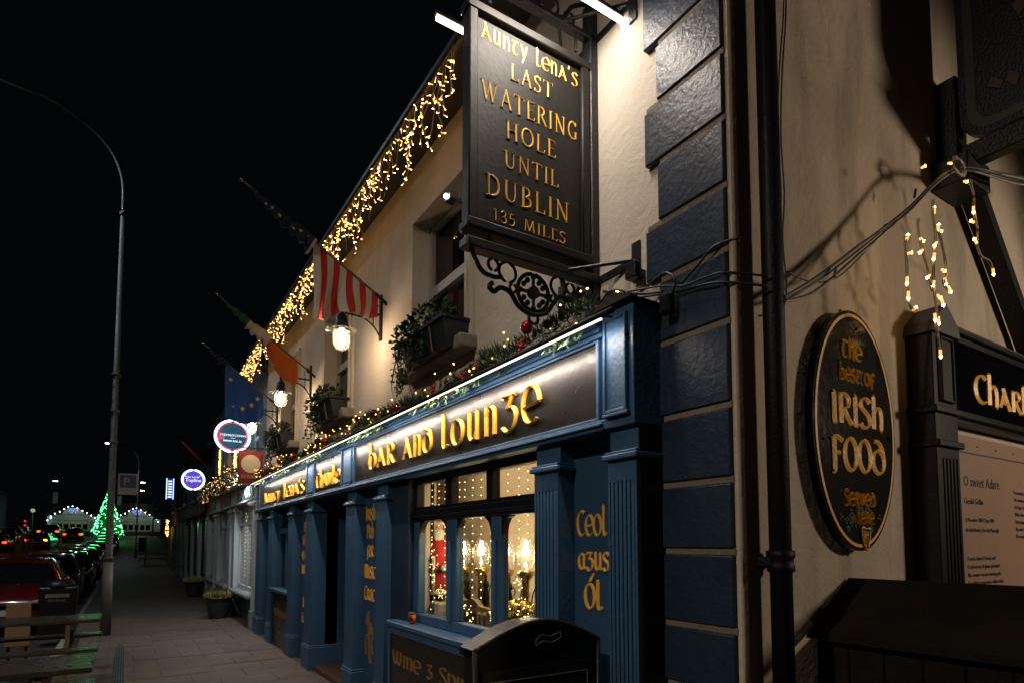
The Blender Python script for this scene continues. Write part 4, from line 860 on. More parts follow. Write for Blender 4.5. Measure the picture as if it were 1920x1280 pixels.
# ------------------------------------------------------------------ window boxes with plants
def leafcloud(mb, c, rx, ry, rz, n, sz, mi=(0,), down=.0):
    c = Vector(c)
    for _ in range(n):
        while True:
            p = Vector((rnd.uniform(-1,1), rnd.uniform(-1,1), rnd.uniform(-1,1)))
            if p.length < 1: break
        q = c + Vector((p.x*rx, p.y*ry, p.z*rz)); d = Vector((p.x+rnd.uniform(-.6,.6), p.y+rnd.uniform(-.6,.6), p.z+rnd.uniform(-.6,.6)-down))
        l = sz*rnd.uniform(.6,1.3); mb.leaf(q, d, (rnd.uniform(-1,1), rnd.uniform(-1,1), 1), l, l*.34, rnd.choice(mi))
def window_box(yc, zc, lab, seed, trail):
    t = thing('window_box', lab, 'window box', (0,yc,zc), 'planted boxes on the upper window sills')
    # trough splayed outwards at the top
    a, c, h = .40, .44, .22
    b = MB().add([(-.02,yc-a,zc),(.19,yc-a,zc),(.19,yc+a,zc),(-.02,yc+a,zc),(-.08,yc-c,zc+h),(.19,yc-c,zc+h),(.19,yc+c,zc+h),(-.08,yc+c,zc+h)], [(0,3,2,1),(0,1,5,4),(1,2,6,5),(2,3,7,6),(3,0,4,7)])
    b.build('trough', 'trough', t); MB().bbox(-.095,-.075,yc-c-.01,yc+c+.01,zc+h-.02,zc+h+.015,.004).bbox(-.075,.19,yc-c-.012,yc-c+.006,zc+h-.02,zc+h+.014,.004).build('rim', 'black_paint', t)
    MB().box(-.06,.18,yc-c+.01,yc+c-.01,zc+h-.05,zc+h-.03).build('soil', 'soil', t)
    for sg in (-.2,.2): MB().tube([(-.085,yc+sg,zc+h+.01),(-.05,yc+sg,zc-.01),(.05,yc+sg,zc-.012)], .008, 6).build('hanger', 'pole_wood', t)
    lf = MB(); st = MB()
    leafcloud(lf, (.02,yc+.05,zc+h+.10), .14, .42, .14, 420, .055, (0,0,1))
    leafcloud(lf, (-.06,yc+.32,zc+h+.0), .12, .22, .17, 330, .05, (0,1))
    for k in range(trail):
        y0 = yc + rnd.uniform(-.1,.5); p = [Vector((-.08,y0,zc+h))]
        for j in range(rnd.randint(4,8)): p.append(p[-1] + Vector((rnd.uniform(-.025,.015), rnd.uniform(-.02,.035), -.055)))
        st.tube(p, .0025, 4)
        for q in p[1:]:
            for _ in range(3): lf.leaf(q, (rnd.uniform(-1,1),rnd.uniform(-1,1),rnd.uniform(-.8,.2)), (0,0,1), .05, .017, rnd.choice((0,1)))
    for k in range(3):
        y0 = yc + .15 + .15*k; st.tube(smooth_path([(-.07,y0,zc+h),(-.11,y0+.05,zc+.02),(-.10,y0+.02+.05*k,zc-.18),(-.07,y0-.02,zc-.36)],4), .003, 4)
    tag(lf.build('foliage', ['leaf','leaf_dark'], t), kind='stuff'); st.build('stem', 'wire_dark', t)
window_box(4.68,3.29,'dark window box with trailing ivy on the sill nearest the hanging sign',1,12)
window_box(7.82,3.29,'dark window box with bushy plants on the middle upper sill, between two lanterns',2,9)
window_box(10.70,3.29,'dark window box with trailing leaves on the farthest upper sill',3,9)

# ------------------------------------------------------------------ garland along the fascia top
gl = thing('garland', 'green pine garland with red baubles and warm lights on the pub cornice', 'garland', (-.02,7.3,2.9))
gf = MB(); gbulb = MB(); gw = MB()
y = 2.46; path = []
while y < 12.6:
    path.append(Vector((-.045 + .03*math.sin(y*3.1), y, 2.90 + .035*math.sin(y*5.3)))); y += .035
for p in path:
    big_ = (.55 if p.y < 3.3 else 1.)*.65 + .45*max(0, math.sin(p.y*4.1)) + (.15 if p.y > 4 else -.15)
    for _ in range(17):
        a = rnd.uniform(0, 2*math.pi); d = Vector((math.cos(a), rnd.uniform(-1,1), math.sin(a)*.9+.15)).normalized(); l = rnd.uniform(.05,.12)*big_
        q = p + Vector((rnd.uniform(-.02,.02), rnd.uniform(-.03,.03), rnd.uniform(-.02,.03)))
        u = Vector((rnd.uniform(-1,1), rnd.uniform(-1,1), rnd.uniform(-1,1)))
        for sp in range(2):
            dd = (d + Vector((rnd.uniform(-.35,.35), rnd.uniform(-.35,.35), rnd.uniform(-.35,.35)))).normalized()
            gf.leaf(q, dd, u, l, .005, 0 if rnd.random() < .8 else 1)
    if math.sin(p.y*3.3+.4) > -.35:              # sprigs hanging over the cornice edge
        for _ in range(9):
            d = Vector((rnd.uniform(-.6,.3), rnd.uniform(-1,1), rnd.uniform(-1,.3))); gf.leaf(Vector((-.105+rnd.uniform(-.02,.01), p.y+rnd.uniform(-.03,.03), 2.845+rnd.uniform(-.03,.03))), d, (1,rnd.uniform(-1,1),.3), rnd.uniform(.04,.085), .0045, 0 if rnd.random() < .6 else 1)
        if rnd.random() < .15: gbulb.octa((-.14, p.y, 2.82+rnd.uniform(-.03,.03)), .006)
    # bushier clumps standing higher behind the rod
    if math.sin(p.y*2.2+1) > .25:
        for _ in range(14):
            a = rnd.uniform(0, math.pi); d = Vector((math.cos(a)*.6, rnd.uniform(-1,1), math.sin(a)+.2)); gf.leaf(p+Vector((.03,0,.06+rnd.uniform(0,.05))), d, (1,rnd.uniform(-1,1),0), rnd.uniform(.05,.11), .006, 0)
    for _ in range(1):
        q = p + Vector((rnd.uniform(-.12,.02), rnd.uniform(-.02,.02), rnd.uniform(-.05,.17)))
        if rnd.random() < .40 + .25*(p.y > 5): gbulb.octa(q, .0066, 0, (rnd.uniform(-1,1),rnd.uniform(-1,1),rnd.uniform(-1,1)), 1.5)
tag(gf.build('foliage', ['pine','pine_light'], gl), kind='stuff'); tag(gbulb.build('bulbs', 'bulb_garland', gl), kind='stuff')
gw.tube(smooth_path([p + Vector((-.05, 0, .03*math.sin(p.y*9))) for p in path[::5]], 3), .003, 4); gw.build('wire', 'wire_dark', gl)
for (y, dx, z, r_, m_) in ((3.10,.02,3.06,.042,'bauble_red'),(2.74,-.08,2.95,.03,'bauble_dark'),(5.05,-.10,2.90,.035,'bauble_red'),(5.85,.0,3.02,.038,'bauble_dark'),(6.35,.0,3.05,.036,'bauble_dark'),(7.35,-.08,2.93,.045,'bauble_red'),(7.9,-.02,3.02,.045,'bauble_dark'),(9.0,-.08,2.93,.05,'bauble_red'),(10.0,-.06,3.0,.05,'bauble_dark'),(11.2,-.08,2.93,.055,'bauble_red')):
    MB().ball((-.06+dx,y,z), r_, 14).build('bauble', m_, gl, True)
for (y, z) in ((3.02,2.90),(3.78,2.88),(4.3,2.90)):
    for (a, c) in ((0,0),(.03,.02),(-.02,.03),(.01,-.03)): MB().ball((-.13,y+a,z+c), .017, 10).build('berry', 'berry', gl, True)
for (y, z) in ((3.6,2.93),(5.5,2.92),(7.0,2.93)): MB().ball((-.12,y,z), .03, 8, sz=1.3).build('pine_cone', 'cone', gl)

# ------------------------------------------------------------------ icicle lights under the eaves
ic = thing('icicle_lights', 'warm icicle string lights hanging from the pub eaves', 'fairy lights', (-.1,8,5.4))
wi, bu, bt = MB(), MB(), MB()
y = 3.88; k = 0
while y < 14.0:
    gap_ = False
    if not gap_:
        L_ = rnd.choice((.14,.2,.26,.32,.4,.5)) * (1 if y < 10 else 1.1); x0 = -.17 + rnd.uniform(-.015,.02)
        p = [Vector((x0,y,5.455))]
        while 5.455 - p[-1].z < L_: p.append(p[-1] + Vector((rnd.uniform(-.02,.02), rnd.uniform(-.035,.035), -.055)))
        wi.tube(p, .0034, 4)
        for q in p[1:]:
            if rnd.random() < .66:
                d = Vector((rnd.uniform(-1,1), rnd.uniform(-1,1), rnd.uniform(-1.2,.2))).normalized()
                bt.tube([q, q + d*.028], .0042, 5); bu.octa(q + d*.034, rnd.uniform(.0034,.0050), 0, d, 1.6)
                if rnd.random() < .22: q2 = q + Vector((rnd.uniform(-.03,.03), rnd.uniform(-.03,.03), -.02)); bu.octa(q2, .006, 0, d, 1.4)
    y += rnd.uniform(.048,.075) if y < 9.6 else rnd.uniform(.055,.09); k += 1
wi.tube(smooth_path([(-.17,3.88+i*.25,5.455-.012*(i % 3)) for i in range(41)], 3), .004, 4)
wi.build('wire', 'wire_pale', ic); tag(bu.build('bulbs', 'bulb_warm', ic), kind='stuff'); tag(bt.build('sockets', 'bulb_body', ic), kind='stuff')

# ------------------------------------------------------------------ side wall: oval board, second shopfront, hanging board, wires and lights
ov = thing('oval_sign', 'tall oval dark board with gold rim and gilt food lettering on side wall', 'sign', (1.085,1.7,2.3))
def ell(rx, rz, y, n=56, cx=1.085, cz=2.295): return [(cx+rx*math.cos(2*math.pi*k/n), y, cz+rz*math.sin(2*math.pi*k/n)) for k in range(n)]
MB().prism(ell(.40,.635,1.712), (0,-.042,0)).build('board', 'oval', ov)
a, c, d = ell(.385,.617,1.6690), ell(.368,.600,1.6690), 56
r_ = MB(); r_.add([Vector(p)+Vector((0,-.003,0)) for p in a] + [Vector(p)+Vector((0,-.003,0)) for p in c] + a + c, [(k,(k+1)%d,(k+1)%d+d,k+d) for k in range(d)] + [(k+2*d,(k+1)%d+2*d,(k+1)%d,k) for k in range(d)] + [(k+d,(k+1)%d+d,(k+1)%d+3*d,k+3*d) for k in range(d)])
r_.build('gold_rim', 'gold_flat', ov)
for (s, z, h, wd, x) in (('The',2.665,.075,.185,1.055),('best of',2.545,.068,.34,1.10),('IRISh',2.315,.125,.50,1.10),('FOOD',2.075,.135,.52,1.09),('Served',1.895,.065,.30,1.085),('here',1.80,.06,.17,1.125)):
    write('lettering', s, (x-wd/2,1.6695,z), SU, SV, h, 'gold', ov, width=wd, nib=.26, depth=.012)
hp = MB()
for pts, r2 in (([(1.10,1.70),(1.085,1.76),(1.10,1.785),(1.13,1.775),(1.17,1.78)], .006), ([(1.17,1.78),(1.165,1.73),(1.14,1.67)], .006), ([(1.10,1.70),(1.12,1.67),(1.14,1.665)], .006)):
    hp.tube(smooth_path([(x,1.664,z) for x, z in pts], 4), r2, 6)
for k in range(6): hp.tube([(1.105+k*.010,1.664,1.772-.002*k),(1.115+k*.006,1.664,1.68+.004*k)], .0018, 4)
hp.build('harp', 'gold', ov, True)
sh = MB()
for k in range(46):
    x = rnd.uniform(.86,1.32); z = rnd.uniform(1.76,1.86) if abs(x-1.12) > .07 else 1.87
    if ((x-1.085)/.35)**2 + ((z-2.295)/.58)**2 < 1:
        for j in range(3):
            an = 2.1*j + k; sh.leaf((x,1.667,z),(math.cos(an),-.05,math.sin(an)),(0,-1,0),.024,.010)
tag(sh.build('shamrocks', 'shamrock', ov), kind='stuff')
for (x, z) in ((.77,2.22),(1.41,2.28),(1.12,2.84)): MB().ball((x,1.667,z), .008, 8).build('screw', 'iron', ov)
MB().box(1.07,1.085,1.722,1.729,2.92,2.955).build('hook', 'iron', ov)

cs = thing('side_shopfront', 'dark painted shopfront with gilt lettering on the side wall', 'shopfront', (2,1.6,0))
p = MB().bbox(1.78,2.075,1.585,1.729,0,2.98,.005).build('pilaster', 'black_paint', cs)
MB().prism([(1.755,1.56,2.93),(2.10,1.56,2.93),(2.075,1.56,3.0),(1.93,1.56,3.12),(1.78,1.56,3.0)], (0,.168,0)).build('gabled_cap', 'lead', p)
MB().bbox(1.86,1.995,1.572,1.586,2.545,2.90,.003).build('raised_panel', 'black_paint', p)
f_ = MB()
for (a, c, e, g) in ((1.845,1.86,2.53,2.915),(1.995,2.01,2.53,2.915),(1.86,1.995,2.53,2.546),(1.86,1.995,2.899,2.915)): f_.bbox(a,c,1.562,1.586,e,g,.003)
f_.build('bead', 'black_paint', p)
MB().bbox(1.765,2.095,1.56,1.729,2.26,2.30,.006).bbox(1.755,2.11,1.565,1.729,2.46,2.50,.006).build('capital', 'black_paint', p)
q = MB()
for k in range(5): q.bbox(1.85+k*.044,1.872+k*.044,1.578,1.586,.3,2.2,.003)
q.build('fluting', 'black_paint', p)
fb = MB().box(2.08,4.6,1.64,1.729,2.46,3.0).build('fascia', 'black_paint', cs)
MB().box(2.15,4.5,1.632,1.639,2.53,2.93).build('glass_panel', 'gloss_black', fb)
MB().bbox(2.08,4.6,1.60,1.64,2.94,2.985,.006).bbox(2.08,4.6,1.58,1.64,2.985,3.02,.006).bbox(2.08,4.6,1.612,1.64,2.48,2.525,.006).bbox(2.10,2.145,1.612,1.64,2.525,2.94,.006).build('moulding', 'black_paint', fb)
MB().box(2.08,4.6,1.59,1.729,3.021,3.035).build('flashing', 'lead', fb)
write('lettering','Charlie',(2.46,1.631,2.615),SU,SV,.145,'gold',fb,width=1.15,nib=.26,depth=.016)
ps = thing('poem_board', 'pinkish poster board printed with a poem on the side shopfront', 'poster', (3,1.69,1.2))
MB().box(2.20,4.5,1.69,1.70,.9,2.40).build('sheet', 'poster', ps); MB().box(2.20,4.5,1.686,1.689,2.285,2.292).build('rule_line', 'ink', ps)
for s, x, z, sz in (('O sweet Adare',2.39,2.07,.098),('Gerald Griffin',2.39,1.955,.055),('12 December 1803-12 June 1840',2.39,1.84,.036),('An Irish Novelist, Poet And Playwright',2.39,1.775,.036)):
    typeset('lettering', s, (x,1.6885,z), SU, SV, sz, 'ink', ps, sx=.92)
typeset('lettering', 'O sweet Adare! O lovely vale!\nO soft retreat of sylvan splendour!\nNor summer sun nor morning gale\nE\'er hailed a scene more softly tender.\nHow shall I tell the thousand charms\nWithin thy verdant bosom dwelling,\nWhere, lulled in Nature\'s fost\'ring arms,', (2.39,1.6885,1.59), SU, SV, .036, 'ink', ps, spacing=1.45)
typeset('lettering', 'Ye morning airs, how sweet at dawn\nThe slumbering boughs your song awaken,\nOr linger o\'er the silent lawn\nWith odour of the harebell taken.\nThou rising sun, how richly gleams\nThy smile from far Knockfierna\'s mountain\nO\'er waving woods and bounding streams', (3.20,1.6885,2.05), SU, SV, .036, 'ink', ps, spacing=1.45)
for k in range(6): MB().ball((2.32+k*.3,1.689,2.34), .006, 6).build('pin', 'iron', ps)
# hanging board on a heavy bracket, upper right
hb = thing('hanging_board', 'black rounded hanging board with pale border at the upper right', 'sign', (2.4,1.5,4.3))
def rrect(x, y0, y1, z0, z1, r_, n=6):
    pts = []
    for (cy_, cz_, a0) in ((y1-r_,z1-r_,0),(y0+r_,z1-r_,90),(y0+r_,z0+r_,180),(y1-r_,z0+r_,270)):
        for k in range(n+1): a = R(a0+90*k/n); pts.append((x, cy_+r_*math.cos(a), cz_+r_*math.sin(a)))
    return pts
MB().prism(rrect(2.36,.75,1.60,4.28,6.0,.16), (.06,0,0)).build('board', 'iron', hb)
a, c = rrect(2.357,.79,1.56,4.32,5.96,.14), rrect(2.357,.84,1.51,4.37,5.91,.11); n = len(a)
MB().add(a + c, [(k,(k+1)%n,(k+1)%n+n,k+n) for k in range(n)]).build('border', 'border', hb)
MB().bbox(2.32,2.46,1.60,1.728,4.12,4.75,.01).bbox(2.34,2.44,.8,1.60,4.12,4.26,.01).build('bracket_arm', 'iron', hb)
MB().bbox(2.22,2.56,1.52,1.725,3.98,4.16,.008).build('bracket_block', 'iron', hb)
MB().prism([(2.56,1.7,4.05),(2.62,1.7,4.12),(3.6,1.7,3.05),(3.5,1.7,3.05)], (0,-.12,0)).build('brace', 'iron', hb)
for pts in ([(1.42,4.62),(1.36,4.56),(1.38,4.52),(1.44,4.57)], [(1.33,4.60),(1.28,4.55),(1.30,4.48),(1.35,4.55)], [(1.30,5.0),(1.24,5.06),(1.22,4.96),(1.27,4.92)]):
    MB().prism([(2.356,y,z) for y, z in pts], (-.004,0,0)).build('painted_wing', 'wing', hb)
# cables from the corner to the block
cbs = thing('cable_bundle', 'bundle of sagging black and white cables strung across the side wall', 'cables', (1.4,1.6,3.4))
for k in range(6):
    o = rnd.uniform(-.02,.02); s = rnd.uniform(-.03,.03)
    pts = [(.36,1.60,2.80+o),(.62,1.60,2.93+s+o),(.98,1.58,3.19+s),(1.40,1.52,3.50+o),(1.75,1.48,3.80+s*.5),(2.05,1.46,3.93+o),(2.7,1.40,4.05+s),(3.4,1.3,4.2)]
    MB().tube(smooth_path(pts, 6), .006 if k < 4 else .005, 6).build('cable', 'wire_dark' if k < 4 else 'wire_pale', cbs, True)
MB().tube(smooth_path([(.40,1.6,2.95),(.60,1.60,2.95),(.85,1.6,3.04),(1.15,1.56,3.30)], 6), .004, 6).build('cable', 'wire_dark', cbs, True)
for k in range(5):
    a = rnd.uniform(0,6); MB().tube([(1.85+.07*math.cos(a+j*.7)+.01*k, 1.44, 3.88+.05*math.sin(a+j*.7)) for j in range(8)], .005, 5).build('loop', 'wire_pale', cbs, True)
for (x, z) in ((.75,3.02),(1.25,3.38),(1.62,3.70)): MB().tube([(x-.01,1.57,z-.025),(x+.01,1.57,z+.03)], .008, 5).build('cable_tie', 'wire_dark', cbs)
def droplight(lab, pts, bulbs):
    t = thing('light_string', lab, 'fairy lights', (pts[0][0],1.45,pts[0][1]), 'short light strings hanging from the cable bundle')
    for o in (-.004,.004):
        P = smooth_path([(x+o*(1 if i % 2 else -1),1.45+o,z) for i, (x, z) in enumerate(pts)], 4); MB().tube(P, .0035, 5).build('wire', 'wire_pale', t, True)
    for (x, z, a) in bulbs:
        d = Vector((math.cos(R(a)),0,math.sin(R(a)))); q = Vector((x,1.447,z))
        s_ = MB().tube([q, q+d*.03], .0075, 8).build('bulb_socket', 'bulb_body', t); MB().octa(q+d*.036, .0095, 0, d, 1.3).build('bulb', 'bulb_tip', s_)
droplight('leftmost short string of warm lights over the gabled cap', [(1.21,3.28),(1.20,3.2),(1.21,3.12),(1.20,3.04),(1.21,2.97),(1.22,2.92),(1.25,2.90)], [(1.21,3.26,60),(1.22,3.19,20),(1.20,3.06,260),(1.205,2.985,265),(1.25,2.90,30)])
droplight('second string of warm lights from the left, meeting the long middle one', [(1.36,3.42),(1.35,3.36),(1.38,3.27),(1.43,3.18),(1.46,3.12),(1.48,3.05)], [(1.36,3.31,350),(1.38,3.25,215),(1.45,3.13,215)])
droplight('long middle string of warm lights reaching the gabled cap', [(1.54,3.58),(1.53,3.48),(1.55,3.38),(1.52,3.25),(1.50,3.10),(1.52,2.97),(1.51,2.88),(1.53,2.78),(1.54,2.70)], [(1.54,3.50,85),(1.57,3.42,60),(1.58,3.42,0),(1.55,3.34,225),(1.52,3.27,250),(1.50,3.11,240),(1.53,3.04,350),(1.58,3.03,300),(1.49,2.93,275),(1.53,2.92,275),(1.535,2.74,275)])
droplight('short string of warm lights branching right of the middle one', [(1.58,3.44),(1.63,3.34),(1.66,3.24),(1.66,3.17),(1.62,3.14),(1.66,3.10)], [(1.60,3.20,0),(1.63,3.16,290),(1.67,3.12,320)])
droplight('rightmost string of warm lights near the dark brace', [(2.03,3.86),(2.08,3.78),(2.07,3.68),(2.11,3.58),(2.09,3.48),(2.14,3.42),(2.25,3.42),(2.30,3.38)], [(1.95,3.82,15),(2.06,3.70,265),(2.05,3.60,180),(2.08,3.48,150),(2.30,3.38,280),(1.75,3.86,20),(1.42,3.72,30)])
# wires and junction on the corner block
t = thing('junction_cables', 'tangle of black wires with a plug adapter over the corner blocks', 'cables', (.15,2.1,2.95))
for (pts, r_) in (([(-.02,2.36,2.98),(.08,2.2,2.97),(.13,2.05,2.95),(.14,1.9,2.93),(.15,1.76,2.90),(.28,1.62,2.86)], .006), ([(-.02,2.32,3.0),(.10,2.12,3.0),(.13,1.98,2.96),(.14,1.85,2.955),(.16,1.75,2.945),(.30,1.62,2.91)], .005), ([(.10,2.3,3.0),(.12,2.16,3.05),(.12,2.08,3.06),(.12,2.02,3.0),(.12,2.05,2.93)], .007), ([(.13,2.0,2.97),(.14,1.9,3.03),(.15,1.8,3.09),(.2,1.7,3.1)], .006), ([(-.05,2.4,2.96),(-.06,2.3,3.0),(-.03,2.22,2.98),(0,2.17,2.9),(.08,2.16,2.94)], .006), ([(.0,2.42,3.06),(.05,2.3,3.02),(.10,2.2,2.99),(.12,2.1,2.97)], .008)):
    MB().tube(smooth_path(pts, 5), r_, 6).build('cable', 'wire_dark', t, True)
MB().bbox(.08,.135,2.03,2.10,2.84,2.94,.01).build('adapter', 'black_paint', t)
MB().bbox(.10,.15,2.28,2.36,3.12,3.21,.006).box(.15,.199,2.30,2.34,3.14,3.18).build('mount', 'iron', t)
MB().octa((.02,2.33,3.03), .009).build('bulb', 'bulb_tip', t)

# ------------------------------------------------------------------ dark lidded store by the side wall, pavement board, small stand
st = thing('storage_box', 'dark wooden storage box with a sloping plank lid against the side wall', 'storage box', (1,1,0))
for k in range(10): MB().bbox(.70,1.18,.16+k*.154,.31+k*.154,.0,1.235,.006).build('side_plank', 'wood_store', st)
for k in range(4):
    x0, x1 = .655+k*.10, .752+k*.10; z0, z1 = 1.245+k*.062, 1.245+(k+.97)*.062
    MB().add([(x0,.12,z0),(x1,.12,z1),(x1,1.72,z1),(x0,1.72,z0),(x0,.12,z0+.03),(x1,.12,z1+.03),(x1,1.72,z1+.03),(x0,1.72,z0+.03)], [(0,3,2,1),(4,5,6,7),(0,1,5,4),(1,2,6,5),(2,3,7,6),(3,0,4,7)]).build('lid_plank', 'wood_store', st)
MB().box(.76,1.15,.2,1.68,1.236,1.262).build('lid_batten', 'wood_store', st)
pb = thing('pavement_board', 'black arch-topped pavement display board with a round dark red badge', 'pavement sign', (-.4,2.48,0))
top = [(-.775+.73*k/16, 1.205+.115*math.sin(math.pi*k/16)+.03*k/16*0) for k in range(17)]
MB().prism([(x,2.44,z) for x, z in [(-.775,.06),(-.045,.06)][::-1] + top], (0,.10,0)).build('case', 'black_paint', pb)
MB().tube([(x,2.435,z) for x, z in top], .013, 10).tube([(-.775,2.435,.05),(-.775,2.435,1.205)], .013, 10).tube([(-.045,2.435,.05),(-.045,2.435,1.205)], .013, 10).build('edge_tube', 'black_paint', pb, True)
MB().prism([(x,2.445,z+.005) for x, z in top] + [(x,2.445,z-.03) for x, z in top[::-1]], (0,.14,0)).build('hood', 'black_paint', pb)
MB().box(-.74,-.08,2.430,2.439,.2,1.11).build('poster_panel', 'sign_black', pb)
f_ = MB()
for (a, c, e, g) in ((-.70,-.695,.25,1.06),(-.125,-.12,.25,1.06),(-.695,-.125,1.055,1.06),(-.695,-.125,.25,.255)): f_.box(a,c,2.427,2.4295,e,g)
f_.build('border_line', 'lamp_head', pb)
MB().lathe([(.0001,-.003),(.15,-.003),(.15,.0)], (-.41,2.429,.86), 28, axis='y').build('badge', 'sign_red', pb)
MB().lathe([(.118,-.006),(.126,-.006),(.126,-.003)], (-.41,2.429,.86), 28, axis='y').build('badge_ring', 'ivory', pb)
bn = smooth_path([(-.44,2.43,1.205),(-.40,2.43,1.225),(-.35,2.43,1.215),(-.29,2.43,1.235)], 4); b = MB()
b.tube(bn, .0016, 4).tube([q+Vector((0,0,.03)) for q in bn], .0016, 4).tube([bn[0], bn[0]+Vector((0,0,.03))], .0016, 4).tube([bn[-1], bn[-1]+Vector((0,0,.03))], .0016, 4)
b.build('ribbon_mark', 'lamp_head', pb)
for x in (-.70,-.12): MB().bbox(x-.04,x+.04,2.36,2.62,0,.06,.01).build('foot', 'black_paint', pb)
t = thing('wire_stand', 'small wooden stand with a bent wire rack behind the pavement board', 'stand', (-.05,2.62,0))
b = MB().prism([(-.02,2.60,.2),(-.02,2.72,.2),(-.02,2.72,1.06),(-.02,2.69,1.13),(-.02,2.63,1.14),(-.02,2.60,1.10)], (.02,0,0)); b.build('back_board', 'ply', t)
for k in range(3): MB().tube([(-.03,2.46,.98-k*.06),(-.06,2.52,.98-k*.06),(-.06,2.60,.98-k*.06)], .004, 5).build('wire', 'steel', t)
for k in range(3): MB().tube([(-.04-.008*k,2.47+k*.05,.6),(-.04-.008*k,2.47+k*.05,1.0)], .004, 5).build('wire', 'steel', t)
MB().bbox(-.03,.0,2.58,2.73,0,.2,.01).build('foot', 'wood_brown', t)

# ------------------------------------------------------------------ lamp posts
def lamp_post(lab, x, y, h, reach, lit='street_led', power=0, colr=(.8,.92,1), base_r=.085, detail=False, group='street lamps'):
    z = gz(y); t = thing('street_lamp', lab, 'street lamp', (x,y,z), group)
    MB().tube([(x,y,z),(x,y,z+1.35)], [base_r*1.05,base_r], 14).build('base_column', 'galv', t, True)
    MB().tube([(x,y,z+1.35),(x,y,z+1.42),(x,y,z+h-1.9)], [base_r,base_r*.72,base_r*.5], 12).build('shaft', 'galv', t, True)
    top = smooth_path([(x,y,z+h-1.9),(x-.02*reach,y,z+h-1.2),(x-.16*reach,y,z+h-.62),(x-.5*reach,y,z+h-.15),(x-reach,y,z+h)], 6)
    MB().tube(top, base_r*.42, 10).build('curved_arm', 'galv', t, True)
    hd = MB().bbox(x-reach-.55,x-reach+.05,y-.13,y+.13,z+h-.04,z+h+.06,.03).build('lamp_head', 'lamp_head', t)
    MB().box(x-reach-.50,x-reach-.02,y-.11,y+.11,z+h-.062,z+h-.041).build('lens', lit, hd)
    if power:
        light('street_light', 'SPOT', (x-reach-.26,y,z+h-.10), power, colr, t, spot_size=R(165), spot_blend=.6, shadow_soft_size=.12)
    if detail:
        for (zz, r_) in ((h-1.95,.062),(4.9,.075),(4.2,.075),(3.6,.075),(1.42,.085)): MB().lathe([(r_-.012,-.03),(r_,-.025),(r_,.025),(r_-.012,.03)], (x,y,z+zz), 14).build('band', 'galv', t, True)
        for k in range(7): MB().tube([(x+.066*math.cos(a*.9), y+.066*math.sin(a*.9), z+3.2+k*.28+a*.02) for a in range(9)], .005, 4).build('cable_wrap', 'wire_dark', t)
    return t
lamp_post('tall galvanised street lamp with curved arm nearest on the left', -2.40, 13.58, 10.0, 2.1, power=600, colr=(.85,.93,1), detail=True)
lamp_post('slender street lamp with curved arm beyond the far picnic table', -1.50, 54.5, 8.7, 1.7, power=260, base_r=.075)
lamp_post('distant street lamp left of the bright green tree', -11.2, 100, 7.2, -1.1, base_r=.10)
lamp_post('very distant street lamp at the left edge of the picture', -14.6, 80, 7.8, .2, base_r=.09)
lamp_post('distant warm street lamp high above the right cottage', .6, 88, 6.8, 1.0, lit='street_led_warm', base_r=.08)
lamp_post('distant warm street lamp just below the highest right one', 1.4, 100, 6.4, 1.6, lit='street_led_warm', base_r=.08)
# the street lamp behind the viewer that lights the near fronts, and the yard lantern that lights the side wall
lamp_post('street lamp standing across the road from the pub', -12.6, 1.2, 8.4, -3.2, power=2600, colr=(1,.86,.68), detail=False)
t = thing('yard_floodlight', 'floodlight on the yard wall that lights the cream side wall', 'floodlight', (4.8,-2.4,3.3))
MB().bbox(4.68,4.92,-2.42,-2.30,3.22,3.40,.02).build('housing', 'iron', t); MB().box(4.7,4.9,-2.298,-2.294,3.24,3.38).build('lens', 'flood_core', t); MB().tube([(4.8,-2.4,3.3),(4.8,-2.62,3.3)], .02, 6).build('arm', 'iron', t)
yl = light('yard_light', 'SPOT', (4.8,-2.24,3.3), 430, (1,.81,.60), t, spot_size=R(82), spot_blend=.4, shadow_soft_size=.30)
yl.rotation_euler = (Vector((1.3,1.73,2.1)) - Vector((4.8,-2.24,3.3))).to_track_quat('-Z', 'Y').to_euler()
tag(MB().box(-.5,9,-2.9,-2.6,0,5.2).build('yard_wall', 'dark_wall'), 'plain rendered wall of the yard behind the viewer', 'wall')
# parking sign on the near lamp post
t = thing('parking_sign', 'small blue and white parking sign on the nearest lamp post', 'sign', (-2.3,13.56,3.0))
MB().bbox(-2.30,-1.98,13.50,13.515,2.62,3.02,.003).build('plate', 'lamp_head', t); MB().box(-2.27,-2.01,13.495,13.499,2.75,2.99).build('blue_panel', 'sign_blue', t)
typeset('lettering', 'P', (-2.22,13.493,2.79), SU, SV, .22, 'lamp_head', t)
MB().tube([(-2.40,13.52,2.9),(-2.1,13.52,2.9)], .012, 6).build('clamp', 'iron', t)
# overhead wire
tag(MB().tube(smooth_path([(-12,100,10.4),(-7,98,8.6),(-3,97,8.2),(.5,96,9.2)], 4), .03, 4).build('overhead_wire', 'wire_dark'), 'thin overhead wire crossing the far street', 'wire')

